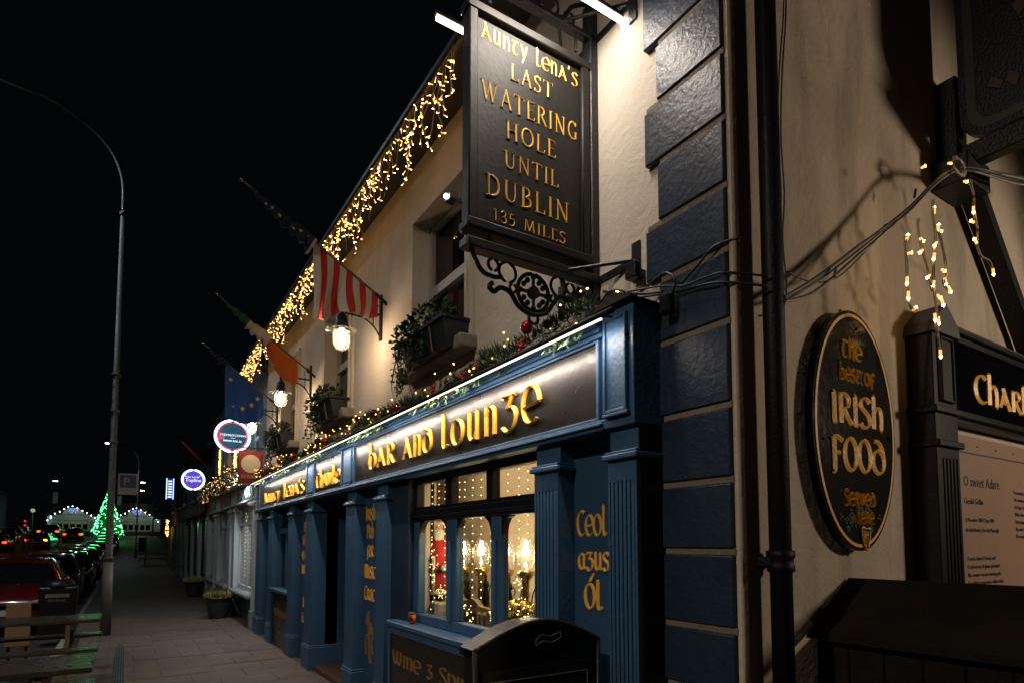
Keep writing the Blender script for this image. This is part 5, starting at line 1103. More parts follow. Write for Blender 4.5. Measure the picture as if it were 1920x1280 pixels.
# ------------------------------------------------------------------ cars
def make_car():
    t = thing('parked_car', 'car', 'car')
    ST = [(-2.08,.40,.60,.60),(-2.02,.24,.68,.74),(-1.85,.20,.76,.83),(-1.35,.20,.88,.875),(-.95,.19,.95,.885),(-.2,.18,.97,.89),(.8,.18,.99,.89),(1.45,.20,1.0,.88),(1.85,.24,1.0,.83),(2.03,.30,.93,.76),(2.10,.44,.80,.66)]
    b = MB(); n = 0
    for (y, zl, zb, hw) in ST:
        half = [(hw*.80,zl),(hw*.97,zl+.08),(hw,zl+.24),(hw*1.0,zl+(zb-zl)*.62),(hw*.965,zb-.05),(hw*.90,zb),(hw*.55,zb+.03)]
        ring = [(x,y,z) for x, z in half] + [(0,y,zb+.04)] + [(-x,y,z) for x, z in half[::-1]]
        n = len(ring); b.v += ring
    for i in range(len(ST)-1):
        for k in range(n-1): b.f.append((i*n+k,(i+1)*n+k,(i+1)*n+k+1,i*n+k+1)); b.m.append(0)
        b.f.append((i*n+n-1,(i+1)*n+n-1,(i+1)*n,i*n)); b.m.append(0)
    b.f += [tuple(range(n)), tuple(range((len(ST)-1)*n, len(ST)*n))[::-1]]; b.m += [0,0]
    sharp(b.build('body', 'car_grey', t), 45)
    # roof shell and pillars
    CB = [(-.98,.95,.72,.95),(-.30,1.36,.60,.97),(.1,1.45,.585,.98),(.8,1.47,.575,.99),(1.35,1.40,.57,1.0),(1.92,1.03,.66,1.0)]
    g = MB(); n = 0
    for (y, zr, hr, zb) in CB:
        ring = [(.80,y,zb),(hr+.06,y,zr-.10 if zr-.1 > zb else zb+.004),(hr-.03,y,zr),(0,y,zr+.025),(-hr+.03,y,zr),(-hr-.06,y,zr-.10 if zr-.1 > zb else zb+.004),(-.80,y,zb)]; n = len(ring); g.v += ring
    for i in range(len(CB)-1):
        for k in range(n-1): g.f.append((i*n+k,(i+1)*n+k,(i+1)*n+k+1,i*n+k+1)); g.m.append(0)
    g.build('windows', 'car_glass', t, True)
    r_ = MB()
    rr = [(y, zr+.012, hr) for (y, zr, hr, zb) in CB[1:5]]
    for (y, zr, hr) in rr: r_.v += [(hr+.035,y,zr-.07),(hr-.02,y,zr),(0,y,zr+.03),(-hr+.02,y,zr),(-hr-.035,y,zr-.07)]
    for i in range(len(rr)-1):
        for k in range(4): r_.f.append((i*5+k,(i+1)*5+k,(i+1)*5+k+1,i*5+k+1)); r_.m.append(0)
    for s in (-1,1):
        r_.tube([(s*.80,-1.0,.97),(s*.64,-.30,1.36)], .028, 6).tube([(s*.81,.28,.98),(s*.64,.28,1.38)], .03, 6).tube([(s*.72,1.90,1.02),(s*.61,1.35,1.37)], .045, 6)
    sharp(r_.build('roof', 'car_grey', t), 50)
    for s in (-1,1):
        for y in (-1.32,1.28):
            wl = MB().lathe([(.20,-.09),(.30,-.10),(.325,-.06),(.325,.06),(.30,.10),(.20,.09)], (s*.79,y,.325), 20, axis='x').build('wheel', 'tyre', t, True)
            MB().lathe([(.0001,s*.085),(.05,s*.09),(.19,s*.075),(.205,s*.095)], (s*.79,y,.325), 16, axis='x').build('rim', 'rim', wl, True)
            MB().lathe([(.33,s*.115),(.375,s*.115),(.375,s*.08),(.33,s*.08)], (s*.775,y,.33), 22, axis='x').build('wheel_arch', 'trim_black', wl)
        MB().bbox(s*.93-.07,s*.93+.07,-.78,-.66,.97,1.09,.03).build('mirror', 'car_grey', t)
        hl = MB().prism([(s*.42,-2.035,.60),(s*.72,-1.96,.64),(s*.80,-1.80,.74),(s*.74,-1.88,.77),(s*.46,-2.02,.70)], (0,-.03,.0)).build('headlight', 'headlamp', t)
        MB().ball((s*.60,-2.015,.665), .05, 10).build('lens', 'headlamp', hl, True)
        MB().bbox(s*.66-.13,s*.66+.13,1.98,2.085,.78,.93,.02).build('taillight', 'tail_off', t)
    MB().bbox(-.42,.42,-2.10,-2.05,.42,.56,.01).bbox(-.55,.55,-2.09,-2.0,.24,.36,.01).build('grille', 'trim_black', t)
    MB().box(-.26,.26,-2.112,-2.102,.44,.54).build('number_plate', 'plate', t); MB().box(-.26,.26,2.102,2.112,.62,.72).build('number_plate', 'plate', t)
    return t
car0 = make_car(); first = [True]
def car(lab, x, y, rot, body, head=False, tail=False, ind=None, group='cars parked along the kerb', name='parked_car', s=1.):
    o = car0 if first[0] else copy_tree(car0); first[0] = False
    o.name = name; o.location = (x,y,gz(y)-.12); o.rotation_euler = (math.atan2(gz(y+2)-gz(y-2),4)*(1 if abs(rot) < 90 else -1),0,R(rot)); o['label'] = lab; o['group'] = group; o.scale = (s,s,s)
    def setm(c, m):
        c.material_slots[0].link = 'OBJECT'; c.material_slots[0].material = MATS[m]
    tl = 0
    for c in o.children:
        nm = c.name.split('.')[0]
        if nm in ('body','roof','mirror'): setm(c, body)
        if nm == 'headlight' and head:
            for g in c.children: setm(g, 'headlamp_on')
        if nm == 'taillight' and tail: tl += 1; setm(c, 'indicator_on' if ind == tl else 'tail_on')
    return o
car('red parked car facing the viewer behind the near picnic table', -4.12, 17.0, 0, 'car_red')
car('dark grey parked car close behind the red one', -4.15, 23.6, 0, 'car_grey')
car('black parked car behind the dark grey one', -4.05, 29.5, 0, 'car_black')
car('silver parked car with one front lamp lit beside the lamp post', -4.05, 37.5, 0, 'car_silver', head=True)
car('black parked car behind the silver one', -4.10, 43.2, 0, 'car_black')
car('pale parked car half hidden behind the near lamp post', -3.9, 50.5, 0, 'car_silver')
car('white parked car in the middle of the far row', -3.8, 56.5, 0, 'car_white')
car('blue parked car near the far end of the row', -3.7, 62.5, 0, 'car_blue')
car('small dark parked car, farthest of the row', -3.6, 69, 0, 'car_black')
mv = 'cars driving away on the road'
car('dark car driving away with both red tail lights lit before the cottage', -6.9, 80, 180, 'car_black', tail=True, group=mv, name='car')
car('dark car with a bright orange indicator at the left of the road', -8.6, 70, 172, 'car_black', tail=True, ind=1, group=mv, name='car')
car('tall dark car with red tail lights left of the middle of the road', -9.2, 83, 180, 'car_grey', tail=True, group=mv, name='car', s=1.15)
car('grey car with red tail light at the left picture edge', -11.2, 66, 180, 'car_silver', tail=True, group=mv, name='car')
for k, (x, y, m_, lab) in enumerate(((-11.6,74,'car_black','dark car left of the orange indicator'),(-11.9,80,'car_blue','dark blue car far left beyond the queue'),(-12.2,87,'car_black','farthest dark car at the left of the road'))):
    car(lab, x, y, 180, m_, group='cars waiting at the left of the road', name='car')

# ------------------------------------------------------------------ picnic tables
def picnic(lab, xr, y, L_, z, nplank, far=False):
    t = thing('picnic_table', lab, 'picnic table', (xr-L_/2,y,z), 'wooden picnic tables on the pavement')
    for k in range(nplank): MB().bbox(xr-L_+rnd.uniform(-.01,.01),xr+rnd.uniform(-.012,.012),y-.36+k*.72/nplank+.006,y-.36+(k+1)*.72/nplank-.006,z+.715,z+.757,.005).build('top_plank', 'wood_dark', t)
    for s in (-1,1):
        for k in (0,1): MB().bbox(xr-L_,xr,y+s*.72-.125+k*.128,y+s*.72-.003+k*.128,z+.42,z+.458,.005).build('bench_plank', 'wood_dark', t)
    for x in (xr-.35, xr-L_+.35):
        for s in (-1,1): MB().prism([(x,y+s*.22,z+.715),(x,y+s*.32,z+.715),(x,y+s*.66,z),(x,y+s*.56,z)], (.045,0,0)).build('leg', 'wood_brown', t)
        MB().bbox(x+.046,x+.085,y-.86,y+.86,z+.33,z+.419,.004).build('bench_beam', 'wood_brown', t); MB().bbox(x+.046,x+.085,y-.34,y+.34,z+.63,z+.714,.004).build('top_beam', 'wood_brown', t)
    return t
picnic('weathered picnic table with wet boards beside the near lamp post', -2.37, 9.58, 1.9, 0, 5)
picnic('nearest picnic table at the bottom left corner', -2.32, 6.02, 1.9, 0, 5)
picnic('distant picnic table at the foot of the far shopfronts', .55, 45.5, 2.0, gz(45.5), 4)
tag(MB().ball((.1,45.6,gz(45.6)+.80), .14, 10, sz=.6).build('flower_bowl', 'heather_yellow'), 'yellow flower bowl on the distant picnic table', 'flowers')
t = thing('propped_board', 'pale plywood board propped behind the picnic table at far left', 'board', (-3.3,11.2,0))
MB().bbox(-3.47,-3.20,10.60,10.63,.30,.88,.005).build('board', 'ply', t); MB().tube([(-3.43,10.64,.3),(-3.43,10.75,0)], .02, 6).build('leg', 'wood_brown', t); MB().tube([(-3.24,10.64,.3),(-3.24,10.75,0)], .02, 6).build('leg', 'wood_brown', t)
# black litter bin at the kerb
t = thing('litter_bin', 'black kerbside litter bin with a pale lettered band', 'litter bin', (-3.1,14.0,0))
MB().bbox(-3.40,-2.86,13.45,13.95,.05,.92,.02).build('casing', 'black_paint', t); MB().lathe([(.27,0),(.25,.05),(.18,.10),(.02,.13)], (-3.13,13.7,.92), 20).build('domed_lid', 'black_paint', t, True)
MB().box(-3.30,-2.96,13.440,13.449,.74,.80).build('band', 'lamp_head', t); typeset('lettering', 'LITTER', (-3.13,13.437,.745), SU, SV, .065, 'ink', t, align='CENTER', sx=1.3); typeset('lettering', 'BRUSCAR', (-3.13,13.447,.67), SU, SV, .05, 'lamp_head', t, align='CENTER', sx=1.2)
MB().box(-3.36,-2.90,13.5,13.9,0,.05).build('foot', 'iron', t)
# ------------------------------------------------------------------ planters
def planter(lab, x, y, r_, h, ms, seed):
    t = thing('planter', lab, 'planter', (x,y,0), 'round planters along the shopfronts')
    MB().lathe([(r_*.66,0),(r_*.72,h*.1),(r_*.93,h*.72),(r_*.96,h*.92),(r_*1.05,h*.94),(r_*1.05,h),(r_*.94,h),(r_*.92,h*.9)], (x,y,0), 26).build('pot', 'planter', t, True)
    MB().lathe([(.0001,0),(r_*.92,.0)], (x,y,h*.9), 20).build('soil', 'soil', t)
    b = MB()
    for _ in range(520):
        a = rnd.uniform(0,6.28); q = r_*.98*math.sqrt(rnd.random()); p = Vector((x+q*math.cos(a), y+q*math.sin(a), h*.93))
        d = Vector((math.cos(a)*.5*q/r_+rnd.uniform(-.2,.2), math.sin(a)*.5*q/r_+rnd.uniform(-.2,.2), 1)); b.leaf(p, d, (rnd.uniform(-1,1),rnd.uniform(-1,1),0), rnd.uniform(.10,.24)*(1.1-.4*q/r_), .011, rnd.choice(range(len(ms))))
    tag(b.build('heather', ms, t), kind='stuff')
planter('black planter of green and pink heather nearest the pub', -.30, 15.3, .29, .48, ['heather_green','heather_green','heather_pink','heather_yellow'], 1)
planter('black planter of dark heather behind the nearest one', -.12, 16.6, .28, .48, ['heather_green','leaf_dark'], 2)
planter('black planter of yellow heather farther along the shopfronts', -.22, 22.0, .30, .48, ['heather_yellow','heather_yellow','frost'], 3)

# ------------------------------------------------------------------ neighbouring buildings on the right
def terrace(lab, y0, y1, h, wallm, cols, ceave='soffit', x=.22, wm='sash', upz=(3.5,4.7)):
    z = gz((y0+y1)/2)-.02 if y0 > 25 else 0
    t = thing('terrace_building', lab, 'building', (x,y0,z), 'buildings along the right of the street')
    b = MB(); holed(b, x, y0, y1, z, z+h, [(a,c,z+upz[0],z+upz[1]) for a, c in cols], .14)
    b.build('front_wall', wallm, t); MB().add([(x,y0+.005,z),(6,y0+.005,z),(6,y0+.005,z+h+1.6),(3.2,y0+.005,z+h+1.9),(x,y0+.005,z+h)], [(0,1,2,3,4)]).build('gable', wallm, t)
    MB().box(6,6.2,y0,y1,z,z+h).build('back_wall', wallm, t)
    MB().add([(x-.28,y0,z+h+.02),(x-.28,y1,z+h+.02),(3.2,y1,z+h+1.95),(3.2,y0,z+h+1.95)], [(0,3,2,1)]).build('roof', 'roof', t); MB().box(x-.26,x,y0,y1,z+h-.16,z+h-.01).build('eaves', ceave, t)
    for a, c in cols:
        f = MB().box(x+.1,x+.14,a,a+.07,z+upz[0],z+upz[1]).box(x+.1,x+.14,c-.07,c,z+upz[0],z+upz[1]).box(x+.101,x+.141,a+.07,c-.07,z+upz[0],z+upz[0]+.07).box(x+.101,x+.141,a+.07,c-.07,z+upz[1]-.07,z+upz[1]).box(x+.09,x+.14,a+.07,c-.07,z+(upz[0]+upz[1])/2-.04,z+(upz[0]+upz[1])/2+.04).build('window', wm, t)
        MB().box(x+.125,x+.13,a+.07,c-.07,z+upz[0]+.07,z+upz[1]-.07).build('pane', 'car_glass', f); MB().bbox(x-.1,x+.1,a-.08,c+.08,z+upz[0]-.12,z+upz[0]-.002,.01).build('sill', 'pale_trim', f)
    return t, z
na, _ = terrace('pale grey neighbouring building with a dark green shopfront next to the pub', 12.97, 21.5, 5.35, 'grey_wall', [(13.9,15.0),(16.6,17.7),(19.2,20.3)], wm='pale_trim')
s2 = thing('teal_shopfront', 'dark green shopfront with pale pilasters and lit windows beyond the pub', 'shopfront', (.1,13,0))
for y in (12.98,15.6,16.3,18.7,19.4,21.2):
    p = MB().bbox(.02,.22,y,y+.22,0,2.62,.006).build('pilaster', 'pale_trim', s2); MB().bbox(-.02,.2,y-.03,y+.25,2.45,2.5,.006).build('capital', 'pale_trim', p); MB().bbox(-.01,.2,y-.02,y+.24,0,.35,.006).build('plinth', 'grey_wall', p)
MB().box(.06,.22,13.0,21.4,2.62,3.0).build('fascia', 'pale_trim', s2); MB().bbox(-.06,.2,12.98,21.4,3.0,3.07,.01).bbox(-.02,.2,12.98,21.4,2.58,2.62,.006).build('cornice', 'pale_trim', s2)
for (a, c) in ((13.3,15.5),(16.6,18.6),(19.7,21.1)): MB().box(.045,.059,a,c,2.67,2.95).build('name_panel', 'teal', s2)
sq = MB()
for q0 in range(2): ribbon(sq, smooth_path([Vector((k*.16, .10+.07*math.sin(k*2.3+q0*4)-.10*q0)) for k in range(11)], 4), lambda th: .05, lambda a, b_, o: Vector((.043-o, 15.1-a, 2.76+b_)), .006)
sq.build('painted_script', 'white', s2)
for (a, c) in ((13.2,15.6),(16.52,18.7),(19.62,21.2)):
    MB().box(.19,.22,a,c,.0,.62).build('stall_riser', 'teal', s2); MB().bbox(-.06,.2,a,c,.56,.66,.03).build('window_ledge', 'grey_wall', s2)
    f = MB().bbox(.12,.18,a,a+.09,.66,2.58,.005).bbox(.12,.18,c-.09,c,.66,2.58,.005).bbox(.1205,.18,a+.09,c-.09,.66,.76,.005).bbox(.1205,.18,a+.09,c-.09,2.1,2.18,.005).bbox(.1205,.18,a+.09,c-.09,2.5,2.58,.005).bbox(.1215,.18,(a+c)/2-.04,(a+c)/2+.04,.76,2.5,.005).build('window', 'pale_trim', s2)
    MB().box(.16,.164,a+.09,c-.09,.76,2.5).build('pane', 'clear', f); MB().box(.40,.42,a+.02,c-.02,.7,2.55).build('lit_interior', 'shop_glow', f)
for (a, c) in ((15.82,16.3),(18.92,19.4)): MB().box(.15,.21,a,c,0,2.6).build('door_panel', 'teal', s2)
fl = thing('curtain_lights', 'strands of tiny lights inside the green shopfront window next to the pub', 'fairy lights', (.2,14,2)); bb = MB()
for k in range(9):
    z = 2.4
    while z > .9: bb.octa((.22,13.5+k*.22+rnd.uniform(-.02,.02),z), .011); z -= .085
tag(bb.build('bulbs', 'bulb_window', fl), kind='stuff')
# frosted garland with red bows on that shopfront
g2 = thing('garland', 'frosted garland with white lights and red bows over the green shopfront', 'garland', (-.1,17,3.1)); gf, gb2 = MB(), MB()
y = 12.9
while y < 21.5:
    hgt = .22 + .20*abs(math.sin(y*1.3))
    for _ in range(30):
        a = rnd.uniform(0,6.28); p = Vector((-.12+rnd.uniform(-.10,.1), y+rnd.uniform(-.08,.08), 3.08+rnd.uniform(-.1,hgt))); gf.leaf(p, (math.cos(a),rnd.uniform(-1,1),math.sin(a)), (1,0,.5), rnd.uniform(.10,.18), .012, rnd.choice((0,0,1)))
    for _ in range(3): gb2.octa((-.16+rnd.uniform(-.1,.08), y+rnd.uniform(-.08,.08), 3.05+rnd.uniform(-.1,hgt+.06)), .0085)
    y += .12
tag(gf.build('foliage', ['pine','frost'], g2), kind='stuff'); tag(gb2.build('bulbs', 'bulb_garland', g2), kind='stuff')
def bow(y, lab):
    t = thing('red_bow', lab, 'bow', (-.2,y,2.9), 'red bows on the frosted garland')
    for s in (-1,1): MB().tube(smooth_path([(-.24,y,2.98),(-.24,y+s*.12,3.05),(-.24,y+s*.15,2.97),(-.24,y,2.96)], 4), .03, 6).build('loop', 'ribbon', t, True)
    for s in (-1,1): MB().add([(-.24,y,2.96),(-.24,y+s*.06,2.95),(-.27,y+s*.16,2.60),(-.25,y+s*.09,2.42),(-.24,y+s*.04,2.55)], [(0,1,2,3,4)]).prism([(-.24,y,2.96),(-.24,y+s*.05,2.94),(-.26,y+s*.14,2.50),(-.26,y+s*.07,2.46)], (.012,0,0)).build('tail', 'ribbon', t)
    MB().ball((-.25,y,2.97), .04, 8).build('knot', 'ribbon', t, True)
bow(15.6,'red ribbon bow on the frosted garland nearest the pub'); bow(18.4,'red ribbon bow in the middle of the frosted garland'); bow(21.2,'red ribbon bow at the far end of the frosted garland')
def oval_lights(y, z, lab):
    t = thing('light_motif', lab, 'light motif', (-.1,y,z), 'oval light motifs on the grey building'); b = MB()
    for k in range(110):
        a = rnd.uniform(0,6.28); q = math.sqrt(rnd.random()); b.octa((-.02, y+.20*q*math.cos(a), z+.36*q*math.sin(a)), .013)
    tag(b.build('bulbs', 'bulb_garland', t), kind='stuff'); MB().tube([(.0, y+.22*math.cos(k*.3), z+.38*math.sin(k*.3)) for k in range(22)], .01, 5).build('frame', 'gold_flat', t)
oval_lights(18.4,3.95,'tall oval of tiny warm lights left of the round neon sign'); oval_lights(15.5,3.66,'oval of tiny warm lights under the round neon sign')
# gooseneck flood over the green shop
t = thing('wall_lamp', 'small white wall lamp over the green shopfront beside the red sign', 'lamp', (.1,14.0,3.3))
MB().lathe([(.10,0),(.08,.05),(.02,.08)], (-.12,14.0,3.16), 14).build('shade', 'white', t, True); MB().ball((-.12,14.0,3.15), .05, 8).build('bulb', 'street_led', t, True); MB().tube([(.2,14.0,3.3),(-.1,14.0,3.28),(-.12,14.0,3.22)], .012, 6).build('arm', 'iron', t)
light('wall_lamp_light', 'SPOT', (-.14,14.0,3.10), 260, (.92,.95,1), t, spot_size=R(150), spot_blend=.7, shadow_soft_size=.05)
t = thing('security_camera', 'small white camera under the end of the pub fascia', 'camera', (-.05,12.7,2.45))
MB().tube([(-.02,12.72,2.52),(-.16,12.66,2.46)], .035, 10).build('body', 'white', t, True); MB().tube([(.02,12.72,2.56),(-.06,12.70,2.52)], .012, 6).build('bracket', 'white', t)
# round neon signs
def round_sign(lab, x, y, z, r_, face, ring, tx):
    t = thing('round_sign', lab, 'sign', (.2,y,z), 'round lit signs on the right of the street')
    MB().lathe([(.0001,0),(r_*.93,0),(r_*.93,.10),(.0001,.10)], (x,y,z), 36, axis='y').build('face', face, t)
    n = 40; P = [(x+r_*.97*math.cos(2*math.pi*k/n), y-.01, z+r_*.97*math.sin(2*math.pi*k/n)) for k in range(n+1)]
    MB().tube(P, .026, 8).build('ring', 'neon_ring', t, True)
    if ring: MB().tube([(x+r_*.83*math.cos(2*math.pi*k/n), y-.008, z+r_*.83*math.sin(2*math.pi*k/n)) for k in range(n+1)], .014, 6).build('inner_ring', 'neon_red', t, True)
    MB().tube([(x+r_*.9,y+.05,z),(.25,y+.05,z)], .025, 6).build('arm', 'iron', t)
    for (s, dx, dz, sz, m_) in tx: typeset('lettering', s, (x+dx,y-.014,z+dz), SU, SV, sz, m_, t, align='CENTER')
    return t
rs = round_sign('round dark teal lit sign with white rim and red inner ring', -.16, 15.0, 4.15, .37, 'sign_teal', True, [("TADHGO'CONNOR",.04,.0,.068,'text_lit'),('www.toc.ie',.0,-.13,.085,'text_lit')])
MB().box(-.44,-.385,14.984,14.988,.06+4.0,4.0+.17).box(-.385,-.35,14.984,14.988,4.14,4.17).box(-.365,-.34,14.984,14.988,4.06,4.13).build('red_mark', 'neon_red', rs); MB().box(-.20,-.10,14.984,14.988,4.105,4.11).build('rule', 'text_lit', rs)
rs = round_sign('round purple lit sign with white rim farther down the street', -.48, 20.6, 3.63, .305, 'sign_purple', False, [('Your Local',-.04,.06,.08,'text_lit'),('Topline',.0,-.06,.14,'text_lit')])
MB().prism([(-.40+.02,20.585,3.72),(-.36+.02,20.585,3.69),(-.28+.02,20.585,3.78),(-.30+.02,20.585,3.79),(-.36+.02,20.585,3.72),(-.39+.02,20.585,3.735)], (0,-.004,0)).build('tick', 'text_green', rs)
light('neon_glow', 'POINT', (-.5,14.7,4.15), 5, (.45,.75,1), rs, shadow_soft_size=.3)
# red inn sign on an iron rod
t = thing('inn_sign', 'dark red square inn sign with cream disc at the end of the pub', 'sign', (.2,12.3,3.2))
MB().bbox(-.40,.035,12.29,12.33,2.83,3.46,.006).build('board', 'sign_red', t); MB().lathe([(.0001,0),(.172,0),(.172,.004)], (-.183,12.284,3.21), 32, axis='y').build('disc', 'sign_cream', t)
write('lettering','GUINNESS',(-.35,12.2895,2.935),SU,SV,.062,'sign_cream',t,style='cap',width=.34,depth=.003)
MB().tube([(.2,12.31,3.52),(-.44,12.31,3.52)], .012, 6).tube([(-.32,12.31,3.52),(-.32,12.31,3.45)], .006, 5).tube([(-.04,12.31,3.52),(-.04,12.31,3.45)], .006, 5).build('rod', 'iron', t)
# farther buildings
nb, zb_ = terrace('dark rendered building under the purple round sign', 21.52, 30.5, 5.0, 'dark_wall', [(22.6,23.6),(25.4,26.4),(28.2,29.2)])
for (a, c) in ((22.2,24.0),(25.0,26.8),(27.8,29.6)):
    f = MB().box(.12,.2,a,c,.5,.62).box(.12,.2,a,a+.1,.62,2.5).box(.12,.2,c-.1,c,.62,2.5).box(.12,.2,a,c,2.5,2.6).build('shop_window', 'soffit', nb); MB().box(.16,.2,a+.1,c-.1,.62,2.5).build('pane', 'car_glass', f)
MB().bbox(-.06,.22,21.6,30.4,2.7,3.1,.01).build('fascia', 'soffit', nb)
for y in (21.7,24.4,27.2,30.1): MB().bbox(.05,.22,y,y+.25,0,2.7,.006).build('pilaster', 'pale_trim', nb)
for (y, dz) in ((21.9,0),(29.8,0)):
    t = thing('furled_flag', 'furled reddish flag on a slanting pole nearer the pub' if y < 25 else 'furled reddish flag on a slanting pole farther off', 'flag', (.2,y,4.0), 'furled flags on the dark buildings')
    MB().tube([(.2,y,4.0),(-.75,y,5.0)], .015, 6).build('pole', 'pole_wood', t, True); MB().tube([(-.2,y,4.40),(-.45,y,4.66),(-.75,y,4.98)], [.05,.045,.02], 7).build('cloth', 'flag_red', t, True)
nc, zc_ = terrace('plain dark building at the far end of the right row', 30.52, 44, 5.2, 'dark_wall', [(32,33),(35,36),(38,39),(41,42)])
for (a, c) in ((31.5,33.5),(35,37),(38.5,40.5)):
    f = MB().box(.12,.2,a,c,zc_+.5,zc_+.62).box(.12,.2,a,a+.1,zc_+.62,zc_+2.4).box(.12,.2,c-.1,c,zc_+.62,zc_+2.4).build('shop_window', 'pale_trim', nc); MB().box(.16,.2,a+.1,c-.1,zc_+.62,zc_+2.4).build('pane', 'car_glass', f)
for k in range(6): MB().bbox(.08,.22,30.6+k*2.6,30.9+k*2.6,zc_-.3,zc_+2.6,.006).build('pilaster', 'pale_trim', nc)
t = thing('vertical_sign', 'tall blue lit vertical sign far down on the right', 'sign', (-.4,33,4.4))
MB().bbox(-.58,-.34,33,33.12,zc_+3.75,zc_+4.7,.01).build('box', 'sign_teal', t)
for x in (-.60,-.32): MB().box(x-.02,x+.02,32.97,33.0,zc_+3.72,zc_+4.72).build('edge_tube', 'neon_blue', t)
for k in range(7): MB().box(-.54,-.38,32.985,32.995,zc_+3.80+k*.125,zc_+3.86+k*.125).build('light_bar', 'text_lit', t)
MB().tube([(-.34,33.06,zc_+4.3),(.25,33.06,zc_+4.3)], .025, 6).build('arm', 'iron', t)
t = thing('hanging_plaque', 'dark hanging plaque with pale lines below the vertical blue sign', 'sign', (-.6,36,3.2))
MB().bbox(-.95,-.30,36,36.06,zc_+2.85,zc_+3.25,.01).build('board', 'soffit', t)
for k in range(3): MB().box(-.88,-.37,35.990,35.996,zc_+2.93+k*.10,zc_+2.96+k*.10).build('line', 'lamp_head', t)
MB().tube([(-.95,36.03,zc_+3.32),(.25,36.03,zc_+3.32)], .02, 5).build('rod', 'iron', t)
for (y, lab) in ((40.5,'warm cluster of lights on the far right facade'),):
    t = thing('light_motif', lab, 'light motif', (-.1,y,3)); b = MB()
    for k in range(60): b.octa((-.15+rnd.uniform(-.08,.08), y+rnd.uniform(-.3,.3), zc_+2.0+rnd.uniform(0,1.2)), .022)
    tag(b.build('bulbs', 'bulb_garland', t), kind='stuff')

# ------------------------------------------------------------------ the far end of the street
def cottage(lab, xc, yf, wd, seed):
    z = gz(yf); t = thing('cottage', lab, 'cottage', (xc,yf,z), 'small lit cottages at the end of the street'); a, c = xc-wd/2, xc+wd/2
    MB().box(a,c,yf,yf+5,z-.5,z+2.5).build('wall', 'cottage', t)
    MB().prism([(a-.25,yf-.25,z+2.45),(c+.25,yf-.25,z+2.45),(c-1.0,yf+2.2,z+4.6),(a+1.0,yf+2.2,z+4.6)], (0,.3,0)).build('roof', 'thatch', t)
    g_ = MB().prism([(xc-1.5,yf-.3,z+2.5),(xc+1.5,yf-.3,z+2.5),(xc+.5,yf-.3,z+3.55),(xc-.5,yf-.3,z+3.55)], (0,1.6,0)).build('dormer', 'cottage', t)
    MB().bbox(xc-1.95,xc+1.95,yf-.42,yf,z+2.40,z+2.62,.02).build('bay_roof', 'cottage', g_); MB().box(xc-1.8,xc+1.8,yf-.35,yf,z,z+2.4).build('bay', 'cottage', t)
    for k in range(12): MB().box(xc-1.85+k*.32,xc-1.7+k*.32,yf-.44,yf-.43,z+2.62,z+2.74).build('dentil', 'timber', g_)
    for k in range(5):
        x0 = xc-1.6+k*.66; w_ = MB().box(x0,x0+.52,yf-.38,yf-.351,z+.75,z+1.95).build('window', 'timber', t)
        MB().box(x0+.05,x0+.47,yf-.385,yf-.381,z+1.5,z+1.88).build('pane', 'cottage', w_); MB().box(x0+.05,x0+.47,yf-.385,yf-.381,z+.82,z+1.42).build('pane', 'car_glass', w_)
    MB().box(xc-2.4,xc-1.9,yf+2.0,yf+2.6,z+4.2,z+5.6).build('chimney', 'cottage', t)
    MB().box(a-.3,c+.3,yf-1.4,yf-1.2,z-.5,z+.55).build('garden_wall', 'soffit', t)
    L_ = thing('string_lights', 'white bulbs outlining the ' + lab, 'fairy lights', (xc,yf-.5,z+2.5), 'white bulb outlines on the cottages')
    for (x, zz) in [(-2.6,1.9),(-2.3,2.2),(-2.3,2.4),(-1.9,2.75),(-1.4,3.0),(-.95,3.35),(-.55,3.65),(-.1,3.75),(.4,3.5),(.95,3.2),(1.45,2.9),(1.9,2.6),(2.3,2.3),(2.5,1.95)]:
        MB().octa((xc+x,yf-.5,z+zz), .075).build('bulb', 'bulb_white', L_)
    for k in range(7): MB().octa((xc-.4+k*.13,yf-.5,z+3.15+.2*math.sin(k*2.1)), .05).build('bulb', 'bulb_blue', L_)
    light('cottage_light', 'POINT', (xc+.2,yf-2.6,z+2.3), 45, (.85,1,.72), L_, shadow_soft_size=.3)
cottage('left cottage beyond the green tree', -8.0, 96, 5.4, 1)
cottage('right cottage beyond the green tree', -1.0, 98, 5.6, 2)
# bright green lit tree
tz = gz(81); tr = thing('christmas_tree', 'tall conical tree covered in bright green lights', 'tree', (-3.95,81,tz))
MB().tube([(-3.95,81,tz),(-3.95,81,tz+5.4)], [.12,.02], 8).build('trunk', 'wood_brown', tr)
b, bl = MB(), MB()
for k in range(2600):
    f = rnd.random()**.7; zz = tz + .35 + 5.2*(1-f); rr = 1.55*f*math.sqrt(rnd.random()); a = rnd.uniform(0,6.28); p = Vector((-3.95+rr*math.cos(a), 81+rr*math.sin(a), zz))
    b.leaf(p, (math.cos(a), math.sin(a), -.35), (0,0,1), .28, .05)
for k in range(260):
    f = rnd.random()**.75; zz = tz + .5 + 5.1*(1-f); rr = 1.6*f; a = rnd.uniform(0,6.28); bl.octa((-3.95+rr*math.cos(a), 81+rr*math.sin(a), zz), .055)
tag(b.build('foliage', 'tree_green', tr), kind='stuff'); tag(bl.build('bulbs', 'bulb_green', tr), kind='stuff'); MB().octa((-3.9,81,tz+5.7), .11).build('top_star', 'street_led_warm', tr)
light('tree_glow', 'POINT', (-4.3,79.4,tz+2.2), 140, (.08,1,.28), tr, shadow_soft_size=.8)
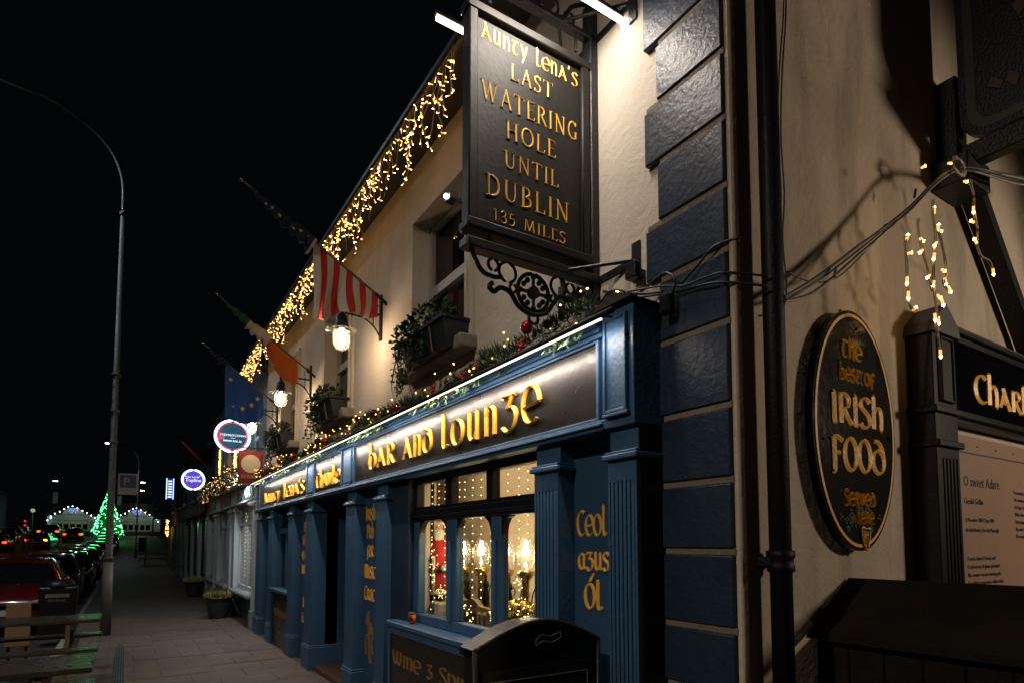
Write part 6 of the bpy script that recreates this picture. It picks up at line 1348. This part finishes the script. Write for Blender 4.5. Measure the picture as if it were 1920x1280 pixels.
# beacon, bollards, traffic signal, road sign
t = thing('beacon', 'pale globe beacon on a banded pole at the far crossing', 'beacon', (-11,85,gz(85))); z = gz(85)
MB().tube([(-11,85,z),(-11,85,z+2.7)], .06, 8).build('pole', 'plate', t); MB().ball((-11,85,z+2.9), .22, 12).build('globe', 'belisha', t, True)
t = thing('traffic_signal', 'red pedestrian signal beside the far crossing', 'traffic light', (-11.5,84,gz(84))); z = gz(84)
MB().tube([(-11.5,84,z),(-11.5,84,z+1.9)], .05, 8).build('pole', 'iron', t); MB().bbox(-11.65,-11.35,83.9,84.1,z+1.1,z+2.0,.03).build('housing', 'black_paint', t)
for k in (0,1): MB().ball((-11.5,83.88,z+1.3+k*.45), .12, 8).build('lens', 'traffic_red', t)
for (x, y, lab) in ((-9.3,66,'left yellow bollard on the traffic island'),(-9.0,66.2,'right yellow bollard on the traffic island')):
    t = thing('bollard', lab, 'bollard', (x,y,gz(y)-.1), 'yellow bollards on the traffic island'); z = gz(y)-.1
    MB().lathe([(.09,0),(.09,1.0),(.05,1.08)], (x,y,z), 12).build('post', 'bollard_yellow', t, True); MB().lathe([(.092,.55),(.092,.75)], (x,y,z), 12).build('band', 'black_paint', t, True)
t = thing('keep_left_sign', 'small yellow sign box with blue disc on the traffic island', 'sign', (-9.9,66,gz(66))); z = gz(66)-.1
MB().bbox(-10.1,-9.75,66,66.2,z,z+1.1,.02).build('box', 'bollard_yellow', t); MB().lathe([(.0001,0),(.15,0),(.15,.02)], (-9.93,65.97,z+.75), 18, axis='y').build('disc', 'sign_blue', t)
# lit shops at the left edge
lb_ = thing('corner_shop', 'lit shop with teal upper storey at the far left edge', 'building', (-17,80,gz(80))); z = gz(80)
MB().box(-22,-14.2,79,92,z-1,z+5.2).build('wall', 'teal', lb_); MB().box(-14.8,-14.6,78.9,78.99,z+3.2,z+4.6).build('lit_window', 'shop_teal_lit', lb_)
for k in range(3): MB().box(-15.9+k*.75,-15.4+k*.75,78.9,78.98,z+3.1,z+4.5).build('window', 'shop_warm_lit' if k == 1 else 'shop_teal_lit', lb_)
MB().box(-17,-13.9,78.6,78.98,z+2.4,z+2.75).build('fascia', 'shop_red_lit', lb_); MB().box(-16.8,-14.4,78.9,78.97,z+.4,z+2.3).build('shop_window', 'shop_warm_lit', lb_); MB().box(-22.2,-14,78.7,92,z+5.2,z+5.4).build('roof', 'roof', lb_)
# far litter bin
t = thing('litter_bin', 'dark litter bin far down the right pavement', 'litter bin', (-.9,64,gz(64))); z = gz(64)
MB().bbox(-1.2,-.6,63.7,64.3,z,z+1.1,.03).build('casing', 'black_paint', t); MB().bbox(-1.25,-.55,63.65,64.35,z+1.1,z+1.2,.03).build('lid', 'iron', t)
